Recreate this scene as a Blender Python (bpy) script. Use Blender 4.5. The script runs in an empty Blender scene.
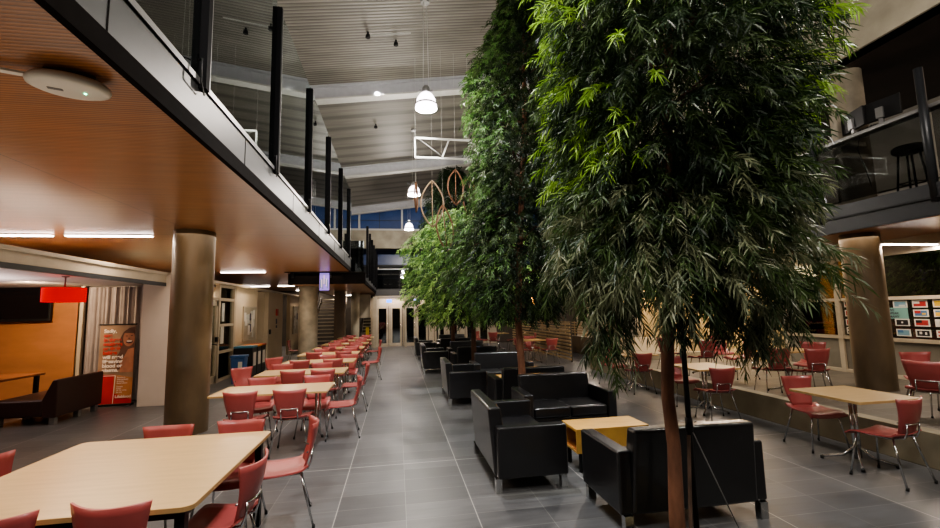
import bpy, math, random
from math import sin, cos, pi, radians
from mathutils import Vector, Matrix
random.seed(7)
sc = bpy.context.scene
col = sc.collection

# ------------------------------------------------------------------ camera
F, YAW, PITCH, ROLL, H = 433.7, 0.16789, 0.1076, -0.02253, 1.738
fv = Vector((sin(YAW)*cos(PITCH), cos(YAW)*cos(PITCH), sin(PITCH)))
rt = Vector((cos(YAW), -sin(YAW), 0)); up = rt.cross(fv)
rt, up = rt*cos(ROLL)+up*sin(ROLL), -rt*sin(ROLL)+up*cos(ROLL)
cd = bpy.data.cameras.new('camera'); cam = bpy.data.objects.new('camera', cd); col.objects.link(cam)
cam.matrix_world = Matrix(((rt.x, up.x, -fv.x, 0), (rt.y, up.y, -fv.y, 0), (rt.z, up.z, -fv.z, H), (0, 0, 0, 1)))
cd.sensor_width = 36; cd.lens = 36*F/940; cd.clip_start = 0.05; cd.clip_end = 200
sc.camera = cam

# ------------------------------------------------------------------ materials
MATS = {}
def nd(nt, t, **kw):
    n = nt.nodes.new(t)
    for k, v in kw.items():
        if k.startswith('i_'): n.inputs[k[2:].replace('_', ' ')].default_value = v
        else: setattr(n, k, v)
    return n
def mat(name, c, rough=.5, metal=0, noise=0, nscale=8, bump=0, bscale=60, emit=0, ecol=None, coat=0, stretch=None, spec=None, c2=None):
    m = bpy.data.materials.new(name); m.use_nodes = True; nt = m.node_tree
    b = nt.nodes['Principled BSDF']
    b.inputs['Base Color'].default_value = (*c, 1); b.inputs['Roughness'].default_value = rough; b.inputs['Metallic'].default_value = metal
    if spec is not None: b.inputs['Specular IOR Level'].default_value = spec
    if coat: b.inputs['Coat Weight'].default_value = coat; b.inputs['Coat Roughness'].default_value = .12
    if emit:
        b.inputs['Emission Color'].default_value = (*(ecol or c), 1); b.inputs['Emission Strength'].default_value = emit
    if noise or bump:
        tc = nd(nt, 'ShaderNodeTexCoord'); mp = nd(nt, 'ShaderNodeMapping')
        if stretch: mp.inputs['Scale'].default_value = stretch
        nt.links.new(tc.outputs['Object'], mp.inputs[0])
        if noise:
            n = nd(nt, 'ShaderNodeTexNoise'); n.inputs['Scale'].default_value = nscale; n.inputs['Detail'].default_value = 5
            nt.links.new(mp.outputs[0], n.inputs['Vector'])
            r = nd(nt, 'ShaderNodeValToRGB'); r.color_ramp.elements[0].position = .3; r.color_ramp.elements[1].position = .7
            d = tuple(max(0, x*(1-noise)) for x in c); l = c2 or tuple(min(1, x*(1+noise)) for x in c)
            r.color_ramp.elements[0].color = (*d, 1); r.color_ramp.elements[1].color = (*l, 1)
            nt.links.new(n.outputs[0], r.inputs[0]); nt.links.new(r.outputs[0], b.inputs['Base Color'])
        if bump:
            n2 = nd(nt, 'ShaderNodeTexNoise'); n2.inputs['Scale'].default_value = bscale; n2.inputs['Detail'].default_value = 3
            nt.links.new(mp.outputs[0], n2.inputs['Vector'])
            bp = nd(nt, 'ShaderNodeBump'); bp.inputs['Strength'].default_value = bump; bp.inputs['Distance'].default_value = .01
            nt.links.new(n2.outputs[0], bp.inputs['Height']); nt.links.new(bp.outputs[0], b.inputs['Normal'])
    MATS[name] = m; return m

mat('red_shell', (.36, .078, .074), .38, noise=.12, nscale=3, coat=.2)
mat('chrome', (.62, .62, .62), .18, 1)
mat('black_rubber', (.01, .01, .01), .6)
mat('post_black', (.006, .006, .007), .7, spec=.08)
mat('laminate', (.50, .335, .150), .36, noise=.07, nscale=3, stretch=(1, 9, 1), coat=.2)
mat('table_edge', (.42, .27, .12), .45)
mat('black_metal', (.010, .010, .011), .5, spec=.3)
mat('dark_steel', (.030, .033, .038), .42, .3, noise=.2, nscale=4)
mat('leather', (.0125, .0125, .0140), .30, bump=.12, bscale=90, coat=.55)
mat('leather_seam', (.004, .004, .004), .6)
mat('brown_leather', (.035, .016, .013), .42, bump=.1, bscale=60)
mat('coffee_wood', (.56, .32, .085), .34, noise=.15, nscale=4, stretch=(1, 8, 1))
mat('coffee_inside', (.32, .11, .03), .5, noise=.2)
mat('concrete', (.27, .235, .175), .62, noise=.28, nscale=3.2, bump=.25, bscale=18)
mat('column_brown', (.115, .080, .046), .42, noise=.42, nscale=2.2, bump=.2, bscale=12, stretch=(1, 1, .4), coat=.12)
mat('concrete_pale', (.34, .31, .24), .6, noise=.22, nscale=2.2, bump=.2, bscale=12)
mat('curb', (.30, .265, .19), .7, noise=.25, nscale=2, bump=.2, bscale=10)
mat('cream_wall', (.55, .47, .34), .65, noise=.05, nscale=2)
mat('white_wall', (.60, .53, .45), .65, noise=.04, nscale=2)
mat('orange_wall', (.43, .195, .085), .5, noise=.12, nscale=1.5, stretch=(1, 1, 3))
mat('white_ceiling', (.66, .62, .60), .6, noise=.03)
mat('frame_beige', (.40, .35, .27), .45, noise=.06)
mat('fascia_grey', (.070, .074, .076), .42, .0, noise=.18, nscale=1.2)
mat('fascia_black', (.006, .0045, .004), .8, noise=.2, spec=.05)
mat('fascia_dark', (.014, .016, .020), .4, noise=.2, nscale=2)
mat('beam_grey', (.40, .41, .44), .5, noise=.06)
mat('beam_light', (.52, .52, .50), .5, noise=.05)
mat('dark_brown', (.028, .016, .012), .55, noise=.3, nscale=2)
mat('dark_void', (.010, .010, .011), .6, noise=.3)
mat('dark_room', (.05, .042, .034), .6, noise=.3, nscale=1)
mat('room_grey', (.17, .155, .125), .6, noise=.2, nscale=1)
mat('bark', (.165, .074, .042), .75, noise=.35, nscale=14, bump=.6, bscale=30, stretch=(1, 1, .3))
mat('bark_dark', (.085, .04, .024), .8, noise=.35, nscale=14, bump=.6, bscale=30, stretch=(1, 1, .3))
mat('strut_wood', (.10, .06, .04), .7, noise=.3, nscale=10)
mat('soil', (.10, .075, .035), .9, noise=.6, nscale=30, bump=1, bscale=60)
mat('pod_wood', (.12, .058, .030), .55, noise=.2)
mat('pod_pale', (.24, .17, .11), .5, noise=.2)
mat('slat_wood', (.36, .255, .13), .5, noise=.2, nscale=6)
mat('yellow_wall', (.58, .44, .22), .5, noise=.05, nscale=1)
mat('stair_metal', (.05, .04, .03), .5, noise=.3)
mat('tread', (.36, .33, .25), .5, noise=.1)
mat('plastic_white', (.62, .60, .54), .4, noise=.03)
mat('plastic_grey', (.12, .12, .12), .4)
mat('blue_plastic', (.03, .10, .28), .4, noise=.05)
mat('bin_black', (.012, .012, .014), .4, noise=.1)
mat('paper', (.62, .60, .55), .7, noise=.05)
mat('paper_pale', (.48, .50, .46), .7, noise=.1)
mat('paper_dark', (.05, .045, .07), .6, noise=.3)
mat('paper_red', (.45, .05, .04), .6, noise=.1)
mat('bin_top_red', (.35, .08, .04), .5); mat('bin_top_orange', (.5, .22, .05), .5); mat('bin_top_blue', (.05, .2, .32), .5)
mat('skin', (.34, .145, .085), .6, noise=.3, nscale=5)
mat('skin_dark', (.10, .045, .03), .6, noise=.3, nscale=5)
mat('mouth', (.05, .01, .01), .5); mat('teeth', (.7, .62, .55), .5)
mat('banner_red', (.46, .022, .018), .5, noise=.12, nscale=3)
mat('banner_tan', (.26, .17, .11), .5, noise=.25, nscale=2.5)
mat('banner_glow', (.42, .18, .07), .5, noise=.25, nscale=3)
mat('text_white', (.75, .68, .62), .5); mat('text_red', (.50, .04, .035), .5)
mat('lamp_red', (.6, .0, .002), .7, emit=.20, ecol=(1, .0, .004), spec=.1)
mat('tube_light', (1, .93, .88), .5, emit=9, ecol=(1, .86, .80))
mat('tube_warm', (1, .93, .88), .5, emit=5, ecol=(1, .80, .62))
mat('lamp_shade', (.85, .8, .82), .3, emit=3.2, ecol=(1, .88, .92))
mat('bulb', (1, 1, 1), .3, emit=40, ecol=(1, .93, .86))
mat('exit_blue', (.02, .10, .8), .3, emit=2.0, ecol=(.02, .16, 1))
mat('led_green', (.1, 1, .4), .3, emit=6, ecol=(.1, 1, .45))
mat('screen_off', (.006, .006, .008), .12)
mat('flag_blue', (.06, .16, .32), .5); mat('flag_red', (.36, .03, .03), .5); mat('flag_yellow', (.62, .40, .04), .5)
mat('flag_black', (.01, .01, .012), .5); mat('flag_teal', (.16, .33, .30), .6); mat('flag_lightblue', (.16, .30, .38), .5)
mat('flag_green', (.03, .20, .08), .5)
mat('yellow_box', (.62, .34, .02), .5); mat('yellow_sign', (.65, .48, .03), .5)
mat('screen_on_bg', (.2, .1, .5), .3, emit=.35, ecol=(.28, .22, .62))
mat('bg_dark_blue', (.02, .035, .09), .3, noise=.5, nscale=1.1, emit=.035, ecol=(.10, .22, .60))
mat('curtain', (.30, .27, .27), .8, noise=.1, nscale=4)
mat('table_dark_wood', (.20, .075, .03), .35, noise=.2, nscale=5, stretch=(1, 8, 1))
mat('metal_grey', (.28, .28, .28), .4, .6)
mat('black_fabric', (.010, .010, .011), .8, noise=.2)
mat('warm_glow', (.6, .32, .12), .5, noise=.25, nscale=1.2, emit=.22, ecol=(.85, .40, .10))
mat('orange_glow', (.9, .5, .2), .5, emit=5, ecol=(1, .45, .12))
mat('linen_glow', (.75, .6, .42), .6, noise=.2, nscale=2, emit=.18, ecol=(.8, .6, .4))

# floor tiles : 0.6 x 0.3 m slate with pale movement joints
def tile_mat(name, base=(.078, .080, .084), x0=.069, y0=4.799, bold=True, hi=(.115, .118, .122), rough=.34):
    m = bpy.data.materials.new(name); m.use_nodes = True; nt = m.node_tree; L = nt.links.new
    b = nt.nodes['Principled BSDF']
    tc = nd(nt, 'ShaderNodeTexCoord'); mp = nd(nt, 'ShaderNodeMapping'); mp.inputs['Location'].default_value = (-x0+12, -y0+12, 0)
    L(tc.outputs['Object'], mp.inputs[0])
    br = nd(nt, 'ShaderNodeTexBrick'); br.offset = 0; br.squash = 1
    br.inputs['Scale'].default_value = 1; br.inputs['Brick Width'].default_value = .6; br.inputs['Row Height'].default_value = .3
    br.inputs['Mortar Size'].default_value = .003; br.inputs['Mortar Smooth'].default_value = .4
    br.inputs['Color1'].default_value = (*base, 1); br.inputs['Color2'].default_value = (*hi, 1); br.inputs['Mortar'].default_value = (.21, .21, .20, 1)
    L(mp.outputs[0], br.inputs['Vector'])
    mp2 = nd(nt, 'ShaderNodeMapping'); mp2.inputs['Scale'].default_value = (1.2, 9, 1); L(tc.outputs['Object'], mp2.inputs[0])
    no = nd(nt, 'ShaderNodeTexNoise'); no.inputs['Scale'].default_value = 2.2; no.inputs['Detail'].default_value = 8; L(mp2.outputs[0], no.inputs['Vector'])
    mx = nd(nt, 'ShaderNodeMix', data_type='RGBA', blend_type='MULTIPLY'); mx.inputs[0].default_value = .55
    rr = nd(nt, 'ShaderNodeValToRGB'); rr.color_ramp.elements[0].color = (.45, .45, .45, 1); rr.color_ramp.elements[1].color = (1.35, 1.35, 1.35, 1)
    rr.color_ramp.elements[0].position = .25; rr.color_ramp.elements[1].position = .75
    L(no.outputs[0], rr.inputs[0]); L(br.outputs['Color'], mx.inputs[6]); L(rr.outputs[0], mx.inputs[7])
    last = mx.outputs[2]
    if bold:
        sp = nd(nt, 'ShaderNodeSeparateXYZ'); L(tc.outputs['Object'], sp.inputs[0])
        def line(axis, pos, period, w):
            a = nd(nt, 'ShaderNodeMath', operation='SUBTRACT'); L(sp.outputs[axis], a.inputs[0]); a.inputs[1].default_value = pos
            p = nd(nt, 'ShaderNodeMath', operation='PINGPONG'); L(a.outputs[0], p.inputs[0]); p.inputs[1].default_value = period/2
            c = nd(nt, 'ShaderNodeMath', operation='LESS_THAN'); L(p.outputs[0], c.inputs[0]); c.inputs[1].default_value = w
            return c.outputs[0]
        a = line(0, x0+.6, 1.2, .0042); c = line(1, 5.285, 9.0, .006)
        mm = nd(nt, 'ShaderNodeMath', operation='MAXIMUM'); L(a, mm.inputs[0]); L(c, mm.inputs[1])
        m3 = nd(nt, 'ShaderNodeMix', data_type='RGBA'); L(mm.outputs[0], m3.inputs[0]); L(last, m3.inputs[6]); m3.inputs[7].default_value = (.34, .33, .31, 1)
        last = m3.outputs[2]
    L(last, b.inputs['Base Color'])
    r2 = nd(nt, 'ShaderNodeMapRange'); L(no.outputs[0], r2.inputs[0]); r2.inputs[3].default_value = rough-.08; r2.inputs[4].default_value = rough+.16
    L(r2.outputs[0], b.inputs['Roughness']); b.inputs['Specular IOR Level'].default_value = .6
    bp = nd(nt, 'ShaderNodeBump'); bp.inputs['Strength'].default_value = .18; bp.inputs['Distance'].default_value = .004
    L(no.outputs[0], bp.inputs['Height']); L(bp.outputs[0], b.inputs['Normal'])
    MATS[name] = m
tile_mat('floor_tile')
tile_mat('platform_stone', base=(.065, .058, .046), hi=(.11, .096, .076), bold=False, rough=.5)

def wave_mat(name, c, dark, scale, axis, rough, coat=0, grain=None, bump=.5, metal=0, joint=None):
    m = bpy.data.materials.new(name); m.use_nodes = True; nt = m.node_tree; L = nt.links.new
    b = nt.nodes['Principled BSDF']; b.inputs['Roughness'].default_value = rough; b.inputs['Metallic'].default_value = metal
    if coat: b.inputs['Coat Weight'].default_value = coat; b.inputs['Coat Roughness'].default_value = .16
    tc = nd(nt, 'ShaderNodeTexCoord')
    w = nd(nt, 'ShaderNodeTexWave', wave_type='BANDS', bands_direction=axis); w.inputs['Scale'].default_value = scale
    L(tc.outputs['Object'], w.inputs['Vector'])
    mp = nd(nt, 'ShaderNodeMapping'); mp.inputs['Scale'].default_value = grain or (1, 1, 1); L(tc.outputs['Object'], mp.inputs[0])
    no = nd(nt, 'ShaderNodeTexNoise'); no.inputs['Scale'].default_value = 2; no.inputs['Detail'].default_value = 7; L(mp.outputs[0], no.inputs['Vector'])
    r = nd(nt, 'ShaderNodeValToRGB'); r.color_ramp.elements[0].position = .3; r.color_ramp.elements[1].position = .72
    r.color_ramp.elements[0].color = (*[x*.78 for x in c], 1); r.color_ramp.elements[1].color = (*[x*1.15 for x in c], 1); L(no.outputs[0], r.inputs[0])
    wr = nd(nt, 'ShaderNodeValToRGB'); wr.color_ramp.elements[0].position = .1; wr.color_ramp.elements[1].position = .35
    wr.color_ramp.elements[0].color = (dark, dark, dark, 1); L(w.outputs['Fac'], wr.inputs[0])
    mx = nd(nt, 'ShaderNodeMix', data_type='RGBA', blend_type='MULTIPLY'); mx.inputs[0].default_value = 1
    L(r.outputs[0], mx.inputs[6]); L(wr.outputs[0], mx.inputs[7]); last = mx.outputs[2]
    if joint:
        sp = nd(nt, 'ShaderNodeSeparateXYZ'); L(tc.outputs['Object'], sp.inputs[0])
        for ax, pos, period, ww in joint:
            a = nd(nt, 'ShaderNodeMath', operation='SUBTRACT'); L(sp.outputs[ax], a.inputs[0]); a.inputs[1].default_value = pos
            p = nd(nt, 'ShaderNodeMath', operation='PINGPONG'); L(a.outputs[0], p.inputs[0]); p.inputs[1].default_value = period/2
            q = nd(nt, 'ShaderNodeMath', operation='LESS_THAN'); L(p.outputs[0], q.inputs[0]); q.inputs[1].default_value = ww
            m3 = nd(nt, 'ShaderNodeMix', data_type='RGBA', blend_type='MIX'); L(q.outputs[0], m3.inputs[0]); L(last, m3.inputs[6]); m3.inputs[7].default_value = (*[x*.25 for x in c], 1)
            last = m3.outputs[2]
    L(last, b.inputs['Base Color'])
    bp = nd(nt, 'ShaderNodeBump'); bp.inputs['Strength'].default_value = bump; bp.inputs['Distance'].default_value = .01
    L(w.outputs['Fac'], bp.inputs['Height']); L(bp.outputs[0], b.inputs['Normal'])
    MATS[name] = m
# slotted timber soffit, fine grooves along x
wave_mat('timber_soffit', (.33, .140, .050), .55, 10.5, 'Y', .30, coat=.25, grain=(.6, 10, 1), bump=.10, joint=[(0, -3.18, 3.6, .006), (1, 7.7, 6.3, .012)])
wave_mat('roof_deck', (.23, .215, .19), .55, 3.6, 'Y', .5, grain=(.5, 3, 1), bump=.8)
wave_mat('roof_deck_far', (.21, .20, .175), .60, .42, 'Y', .5, grain=(.4, 6, 1), bump=.35)

def glass_mat(name, tint, refl, k=1.3):
    m = bpy.data.materials.new(name); m.use_nodes = True; nt = m.node_tree; L = nt.links.new
    for n in list(nt.nodes): nt.nodes.remove(n)
    o = nd(nt, 'ShaderNodeOutputMaterial'); t = nd(nt, 'ShaderNodeBsdfTransparent'); t.inputs[0].default_value = (*tint, 1)
    g = nd(nt, 'ShaderNodeBsdfGlossy'); g.inputs['Roughness'].default_value = .01; g.inputs['Color'].default_value = (.9, .95, .95, 1)
    fr = nd(nt, 'ShaderNodeFresnel'); fr.inputs['IOR'].default_value = 1.5
    mu = nd(nt, 'ShaderNodeMath', operation='MULTIPLY_ADD'); mu.inputs[1].default_value = k; mu.inputs[2].default_value = refl
    mu.use_clamp = True
    L(fr.outputs[0], mu.inputs[0]); mx = nd(nt, 'ShaderNodeMixShader'); L(mu.outputs[0], mx.inputs[0]); L(t.outputs[0], mx.inputs[1]); L(g.outputs[0], mx.inputs[2])
    L(mx.outputs[0], o.inputs['Surface']); MATS[name] = m
glass_mat('clear_glass', (.78, .85, .83), .10)
glass_mat('window_glass', (.62, .60, .55), .04)
glass_mat('rail_glass', (.55, .56, .56), .0, .35)
glass_mat('dark_glass', (.35, .38, .42), .05)
glass_mat('lamp_glass', (.95, .93, .95), .02)

def leaf_mat(name, c, c2, rough=.52, trans=.35):
    m = bpy.data.materials.new(name); m.use_nodes = True; nt = m.node_tree; L = nt.links.new
    b = nt.nodes['Principled BSDF']; b.inputs['Roughness'].default_value = rough
    tc = nd(nt, 'ShaderNodeTexCoord'); no = nd(nt, 'ShaderNodeTexNoise'); no.inputs['Scale'].default_value = 5; L(tc.outputs['Object'], no.inputs['Vector'])
    r = nd(nt, 'ShaderNodeValToRGB'); r.color_ramp.elements[0].position = .35; r.color_ramp.elements[1].position = .65
    r.color_ramp.elements[0].color = (*c, 1); r.color_ramp.elements[1].color = (*c2, 1); L(no.outputs[0], r.inputs[0]); L(r.outputs[0], b.inputs['Base Color'])
    t = nd(nt, 'ShaderNodeBsdfTranslucent'); L(r.outputs[0], t.inputs[0])
    mx = nd(nt, 'ShaderNodeMixShader'); mx.inputs[0].default_value = trans
    o = nt.nodes['Material Output']; L(b.outputs[0], mx.inputs[1]); L(t.outputs[0], mx.inputs[2]); L(mx.outputs[0], o.inputs['Surface'])
    MATS[name] = m
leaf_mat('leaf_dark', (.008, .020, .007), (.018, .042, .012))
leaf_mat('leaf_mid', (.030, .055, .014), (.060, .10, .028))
leaf_mat('leaf_grey', (.10, .115, .06), (.17, .185, .105))  # grey highlights of lit low leaves put into the colour; also litter
leaf_mat('leaf_lit_tip', (.15, .29, .03), (.27, .42, .06))  # new growth tips and lit outer sides, painted as one tone
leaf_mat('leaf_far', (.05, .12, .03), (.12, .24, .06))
leaf_mat('leaf_far_lit', (.26, .46, .11), (.42, .60, .20))  # painted highlight tone of the spot-lit far crowns

# ------------------------------------------------------------------ mesh builder
class MB:
    def __init__(s): s.v = []; s.f = []; s.m = []; s.s = []
    def add(s, vs, fs, m=0, smooth=False):
        o = len(s.v); s.v += [tuple(v) for v in vs]
        for f in fs: s.f.append(tuple(i+o for i in f)); s.m.append(m); s.s.append(smooth)
        return s
    def box(s, x0, x1, y0, y1, z0, z1, m=0, c=0):
        if c <= 0:
            v = [(x, y, z) for z in (z0, z1) for y in (y0, y1) for x in (x0, x1)]
            return s.add(v, [(0, 2, 3, 1), (4, 5, 7, 6), (0, 1, 5, 4), (2, 6, 7, 3), (0, 4, 6, 2), (1, 3, 7, 5)], m)
        # chamfered box
        P = []; 
        for z, sx in ((z0, c), (z0+c, 0), (z1-c, 0), (z1, c)):
            a0, a1, b0, b1 = x0+sx, x1-sx, y0+sx, y1-sx
            k = c
            P += [(a0+k, b0, z), (a1-k, b0, z), (a1, b0+k, z), (a1, b1-k, z), (a1-k, b1, z), (a0+k, b1, z), (a0, b1-k, z), (a0, b0+k, z)]
        fs = [tuple(range(7, -1, -1)), tuple(range(24, 32))]
        for r in range(3):
            for i in range(8):
                j = (i+1) % 8; fs.append((r*8+i, r*8+j, r*8+8+j, r*8+8+i))
        return s.add(P, fs, m)
    def tube(s, pts, r, n=8, m=0, cap=True, smooth=True):
        pts = [Vector(p) for p in pts]; rs = r if isinstance(r, (list, tuple)) else [r]*len(pts)
        vs = []; prev = None
        for i, p in enumerate(pts):
            d = (pts[min(i+1, len(pts)-1)]-pts[max(i-1, 0)]).normalized()
            a = prev if prev is not None else (Vector((0, 0, 1)) if abs(d.z) < .9 else Vector((1, 0, 0)))
            u = (a-d*a.dot(d)).normalized(); prev = u; w = d.cross(u)
            for k in range(n):
                t = 2*pi*k/n; vs.append(p+(u*cos(t)+w*sin(t))*rs[i])
        fs = []
        for i in range(len(pts)-1):
            for k in range(n):
                j = (k+1) % n; fs.append((i*n+k, i*n+j, i*n+n+j, i*n+n+k))
        s.add(vs, fs, m, smooth)
        if cap:
            o = len(s.v)-len(vs); L = len(pts)
            s.f.append(tuple(o+k for k in range(n-1, -1, -1))); s.m.append(m); s.s.append(False)
            s.f.append(tuple(o+(L-1)*n+k for k in range(n))); s.m.append(m); s.s.append(False)
        return s
    def lathe(s, prof, n=24, c=(0, 0, 0), m=0, cap=(False, False)):
        vs = [(c[0]+r*cos(2*pi*k/n), c[1]+r*sin(2*pi*k/n), c[2]+z) for r, z in prof for k in range(n)]; fs = []
        for i in range(len(prof)-1):
            for k in range(n):
                j = (k+1) % n; fs.append((i*n+k, i*n+j, i*n+n+j, i*n+n+k))
        o = len(s.v); s.add(vs, fs, m, True)
        if cap[0]: s.f.append(tuple(o+k for k in range(n-1, -1, -1))); s.m.append(m); s.s.append(False)
        if cap[1]: s.f.append(tuple(o+(len(prof)-1)*n+k for k in range(n))); s.m.append(m); s.s.append(False)
        return s
    def prism(s, poly, z0, z1, m=0):
        n = len(poly); vs = [(x, y, z0) for x, y in poly]+[(x, y, z1) for x, y in poly]
        return s.add(vs, [tuple(range(n-1, -1, -1)), tuple(range(n, 2*n))]+[(i, (i+1) % n, n+(i+1) % n, n+i) for i in range(n)], m)
    def beam(s, p0, p1, w, h, m=0, upv=(0, 0, 1)):
        p0, p1 = Vector(p0), Vector(p1); d = (p1-p0).normalized(); a = Vector(upv)
        sd = d.cross(a).normalized(); uu = sd.cross(d)
        vs = [p+sd*(i*w/2)+uu*(j*h/2) for p in (p0, p1) for i, j in ((-1, -1), (1, -1), (1, 1), (-1, 1))]
        return s.add(vs, [(0, 3, 2, 1), (4, 5, 6, 7), (0, 1, 5, 4), (1, 2, 6, 5), (2, 3, 7, 6), (3, 0, 4, 7)], m)
    def shell(s, fn, nu, nv, th, m=0):
        """thin curved shell: fn(u,v)->point, u,v in 0..1"""
        P = [[Vector(fn(i/nu, j/nv)) for i in range(nu+1)] for j in range(nv+1)]
        N = [[None]*(nu+1) for _ in range(nv+1)]
        for j in range(nv+1):
            for i in range(nu+1):
                a = P[j][min(i+1, nu)]-P[j][max(i-1, 0)]; b = P[min(j+1, nv)][i]-P[max(j-1, 0)][i]
                N[j][i] = a.cross(b).normalized()
        W = nu+1; vs = [P[j][i] for j in range(nv+1) for i in range(W)]+[P[j][i]-N[j][i]*th for j in range(nv+1) for i in range(W)]
        K = W*(nv+1); fs = []
        for j in range(nv):
            for i in range(nu):
                a = j*W+i; fs.append((a, a+1, a+W+1, a+W)); fs.append((K+a, K+a+W, K+a+W+1, K+a+1))
        s.add(vs, fs, m, True); o = len(s.v)-len(vs)
        rim = [(j*W, (j+1)*W) for j in range(nv)]+[(nv*W+i, nv*W+i+1) for i in range(nu)]+[((j+1)*W+nu, j*W+nu) for j in range(nv-1, -1, -1)]+[(i+1, i) for i in range(nu-1, -1, -1)]
        for a, b in rim: s.f.append((o+a, o+b, o+K+b, o+K+a)); s.m.append(m); s.s.append(False)
        return s
    def build(s, name, mats, parent=None, loc=None):
        me = bpy.data.meshes.new(name); me.from_pydata(s.v, [], s.f)
        if isinstance(mats, str): mats = [mats]
        for q in mats: me.materials.append(MATS[q])
        me.polygons.foreach_set('material_index', s.m); me.polygons.foreach_set('use_smooth', s.s)
        me.validate(); me.update()
        o = bpy.data.objects.new(name, me); col.objects.link(o)
        if parent is not None: o.parent = parent
        if loc: o.location = loc
        return o
def bev(o, w=.01, seg=2):
    m = o.modifiers.new('edge', 'BEVEL'); m.width = w; m.segments = seg; m.limit_method = 'ANGLE'; m.angle_limit = radians(40)
    for p in o.data.polygons: p.use_smooth = True
    e = o.modifiers.new('wn', 'WEIGHTED_NORMAL'); e.keep_sharp = True
    return o
def thing(name, label, cat, loc=(0, 0, 0), rz=0, group=None):
    o = bpy.data.objects.new(name, None); col.objects.link(o); o.empty_display_size = .1
    o.location = loc; o.rotation_euler = (0, 0, rz); return tag(o, label, cat, group)
def tag(o, label, cat, group=None, kind=None):
    o['label'] = label; o['category'] = cat
    if group: o['group'] = group
    if kind: o['kind'] = kind
    return o
def struct(o): o['kind'] = 'structure'; return o
def kids(o): return [c for c in ALLKIDS.get(o.name, [])]
def dup(root, name, label, cat, loc, rz=0, group=None):
    r = root.copy(); r.name = name; col.objects.link(r); r.location = loc; r.rotation_euler = (0, 0, rz); tag(r, label, cat, group)
    for ch in list(root.children):
        c = ch.copy(); col.objects.link(c); c.parent = r
        for g in list(ch.children):
            d = g.copy(); col.objects.link(d); d.parent = c
    return r

# ------------------------------------------------------------------ SHELL
FAR = 23.2
struct(MB().box(-10, 5.48, -3, 26, -.12, 0).box(5.48, 10, 12.0, 26, -.12, 0).build('floor', 'floor_tile'))
struct(MB().box(5.6, 14, -3, 12.0, -.12, .2).build('floor_platform', 'platform_stone'))
struct(bev(MB().box(5.48, 5.66, -3, 12.0, 0, .37).box(5.66, 9.8, 11.86, 12.04, 0, .37).build('trim_1', 'curb'), .008, 1))

# left soffit + balcony slab
struct(MB().box(-10, -1.48, -3, 14.42, 3.09, 3.13).box(-3.5, -1.10, 15.2, FAR+2.6, 2.75, 2.79).box(-10, -3.5, 14.42, 26, 3.09, 3.13).build('ceiling_left', 'timber_soffit'))
struct(MB().box(-10, -1.50, -3, 14.42, 3.13, 3.5).box(-3.5, -1.14, 15.2, FAR+2.6, 2.79, 3.1).box(-10, -3.5, 14.42, 26, 3.13, 3.5).build('floor_upper_left', 'dark_void'))
# dropped black down-stand at the joint of the two plates, recessed joint in timber
b = MB(); b.box(-1.5, -1.455, -3, 14.42, 3.075, 3.20, 0); b.box(-1.5, -1.46, -3, 14.42, 3.20, 3.47, 1)
for y in (-1.45, .55, 2.35, 4.4, 6.4, 8.5, 10.55, 12.6): b.box(-1.462, -1.457, y-.006, y+.006, 3.20, 3.47, 0)
b.box(-1.5, -1.45, -3, 14.42, 3.47, 3.50, 0); b.box(-3.5, -1.46, 14.38, 14.44, 3.07, 3.5, 0)
b.box(-3.5, -1.06, 15.14, 15.2, 2.74, 3.12, 0); b.box(-3.56, -3.5, 15.14, FAR+2.6, 2.74, 3.09, 0); b.box(-1.12, -1.06, 15.2, FAR-.4, 2.74, 2.86, 0); b.box(-1.11, -1.07, 15.2, FAR-.4, 2.86, 3.10, 1)
struct(b.build('trim_2', ['fascia_black', 'fascia_grey']))
# far bridge and concrete band
b = MB(); b.box(-1.1, 9, FAR-.5, FAR+.1, 2.55, 2.95, 0); b.box(-1.1, 9, FAR-.52, FAR-.5, 2.50, 2.60, 1)
struct(b.build('trim_3', ['fascia_dark', 'frame_beige']))
struct(MB().box(-4.5, 9.9, FAR-.1, FAR+.15, 5.12, 6.08).build('wall_far_band', 'concrete_pale'))
struct(MB().box(-4.5, 9.9, FAR+.15, FAR+3.2, 5.12, 5.3).build('ceiling_far', 'dark_brown'))
# far upper glazing
w = struct(MB().box(-1.9, 8, FAR+2.4, FAR+2.45, 2.9, 5.12).build('window_1', 'dark_void'))
b = MB()
for x in (-1.6, -.35, .9, 2.15, 3.4, 4.65, 5.9): b.box(x-.03, x+.03, FAR+2.3, FAR+2.4, 2.9, 5.12)
for z in (3.0, 3.72, 4.45): b.box(-1.9, 8, FAR+2.3, FAR+2.4, z-.03, z+.03)
b.build('window_frame', 'dark_steel', w)
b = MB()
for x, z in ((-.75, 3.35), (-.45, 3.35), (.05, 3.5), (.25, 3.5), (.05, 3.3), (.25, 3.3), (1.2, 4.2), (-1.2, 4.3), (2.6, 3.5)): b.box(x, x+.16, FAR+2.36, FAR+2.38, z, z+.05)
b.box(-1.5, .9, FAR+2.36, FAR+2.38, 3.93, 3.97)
b.build('lit_reflection', 'tube_warm', w) if False else b.build('light_marks', 'linen_glow', w)  # small glowing marks stand in for light seen in the glazing
b = MB(); b.box(-1.9, 8, FAR+2.2, FAR+2.22, 4.5, 5.1); b.build('upper_pane', 'bg_dark_blue', w)
# rail of far bridge
w = thing('bridge_balustrade', 'dark glass balustrade on the bridge above the far entrance doors', 'balustrade', (0, FAR-.45, 2.95))
MB().box(-1.1, 9, -.01, .01, .05, 1.0).build('glass_panel', 'dark_glass', w)
b = MB(); b.box(-1.1, 9, -.03, .03, 1.0, 1.05)
w2 = b.build('rail', 'metal_grey', w)
for i in range(9): MB().box(-1.1+i*1.25-.025, -1.1+i*1.25+.025, -.03, .03, 0, 1.0).build('post', 'black_metal', w)
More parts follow.
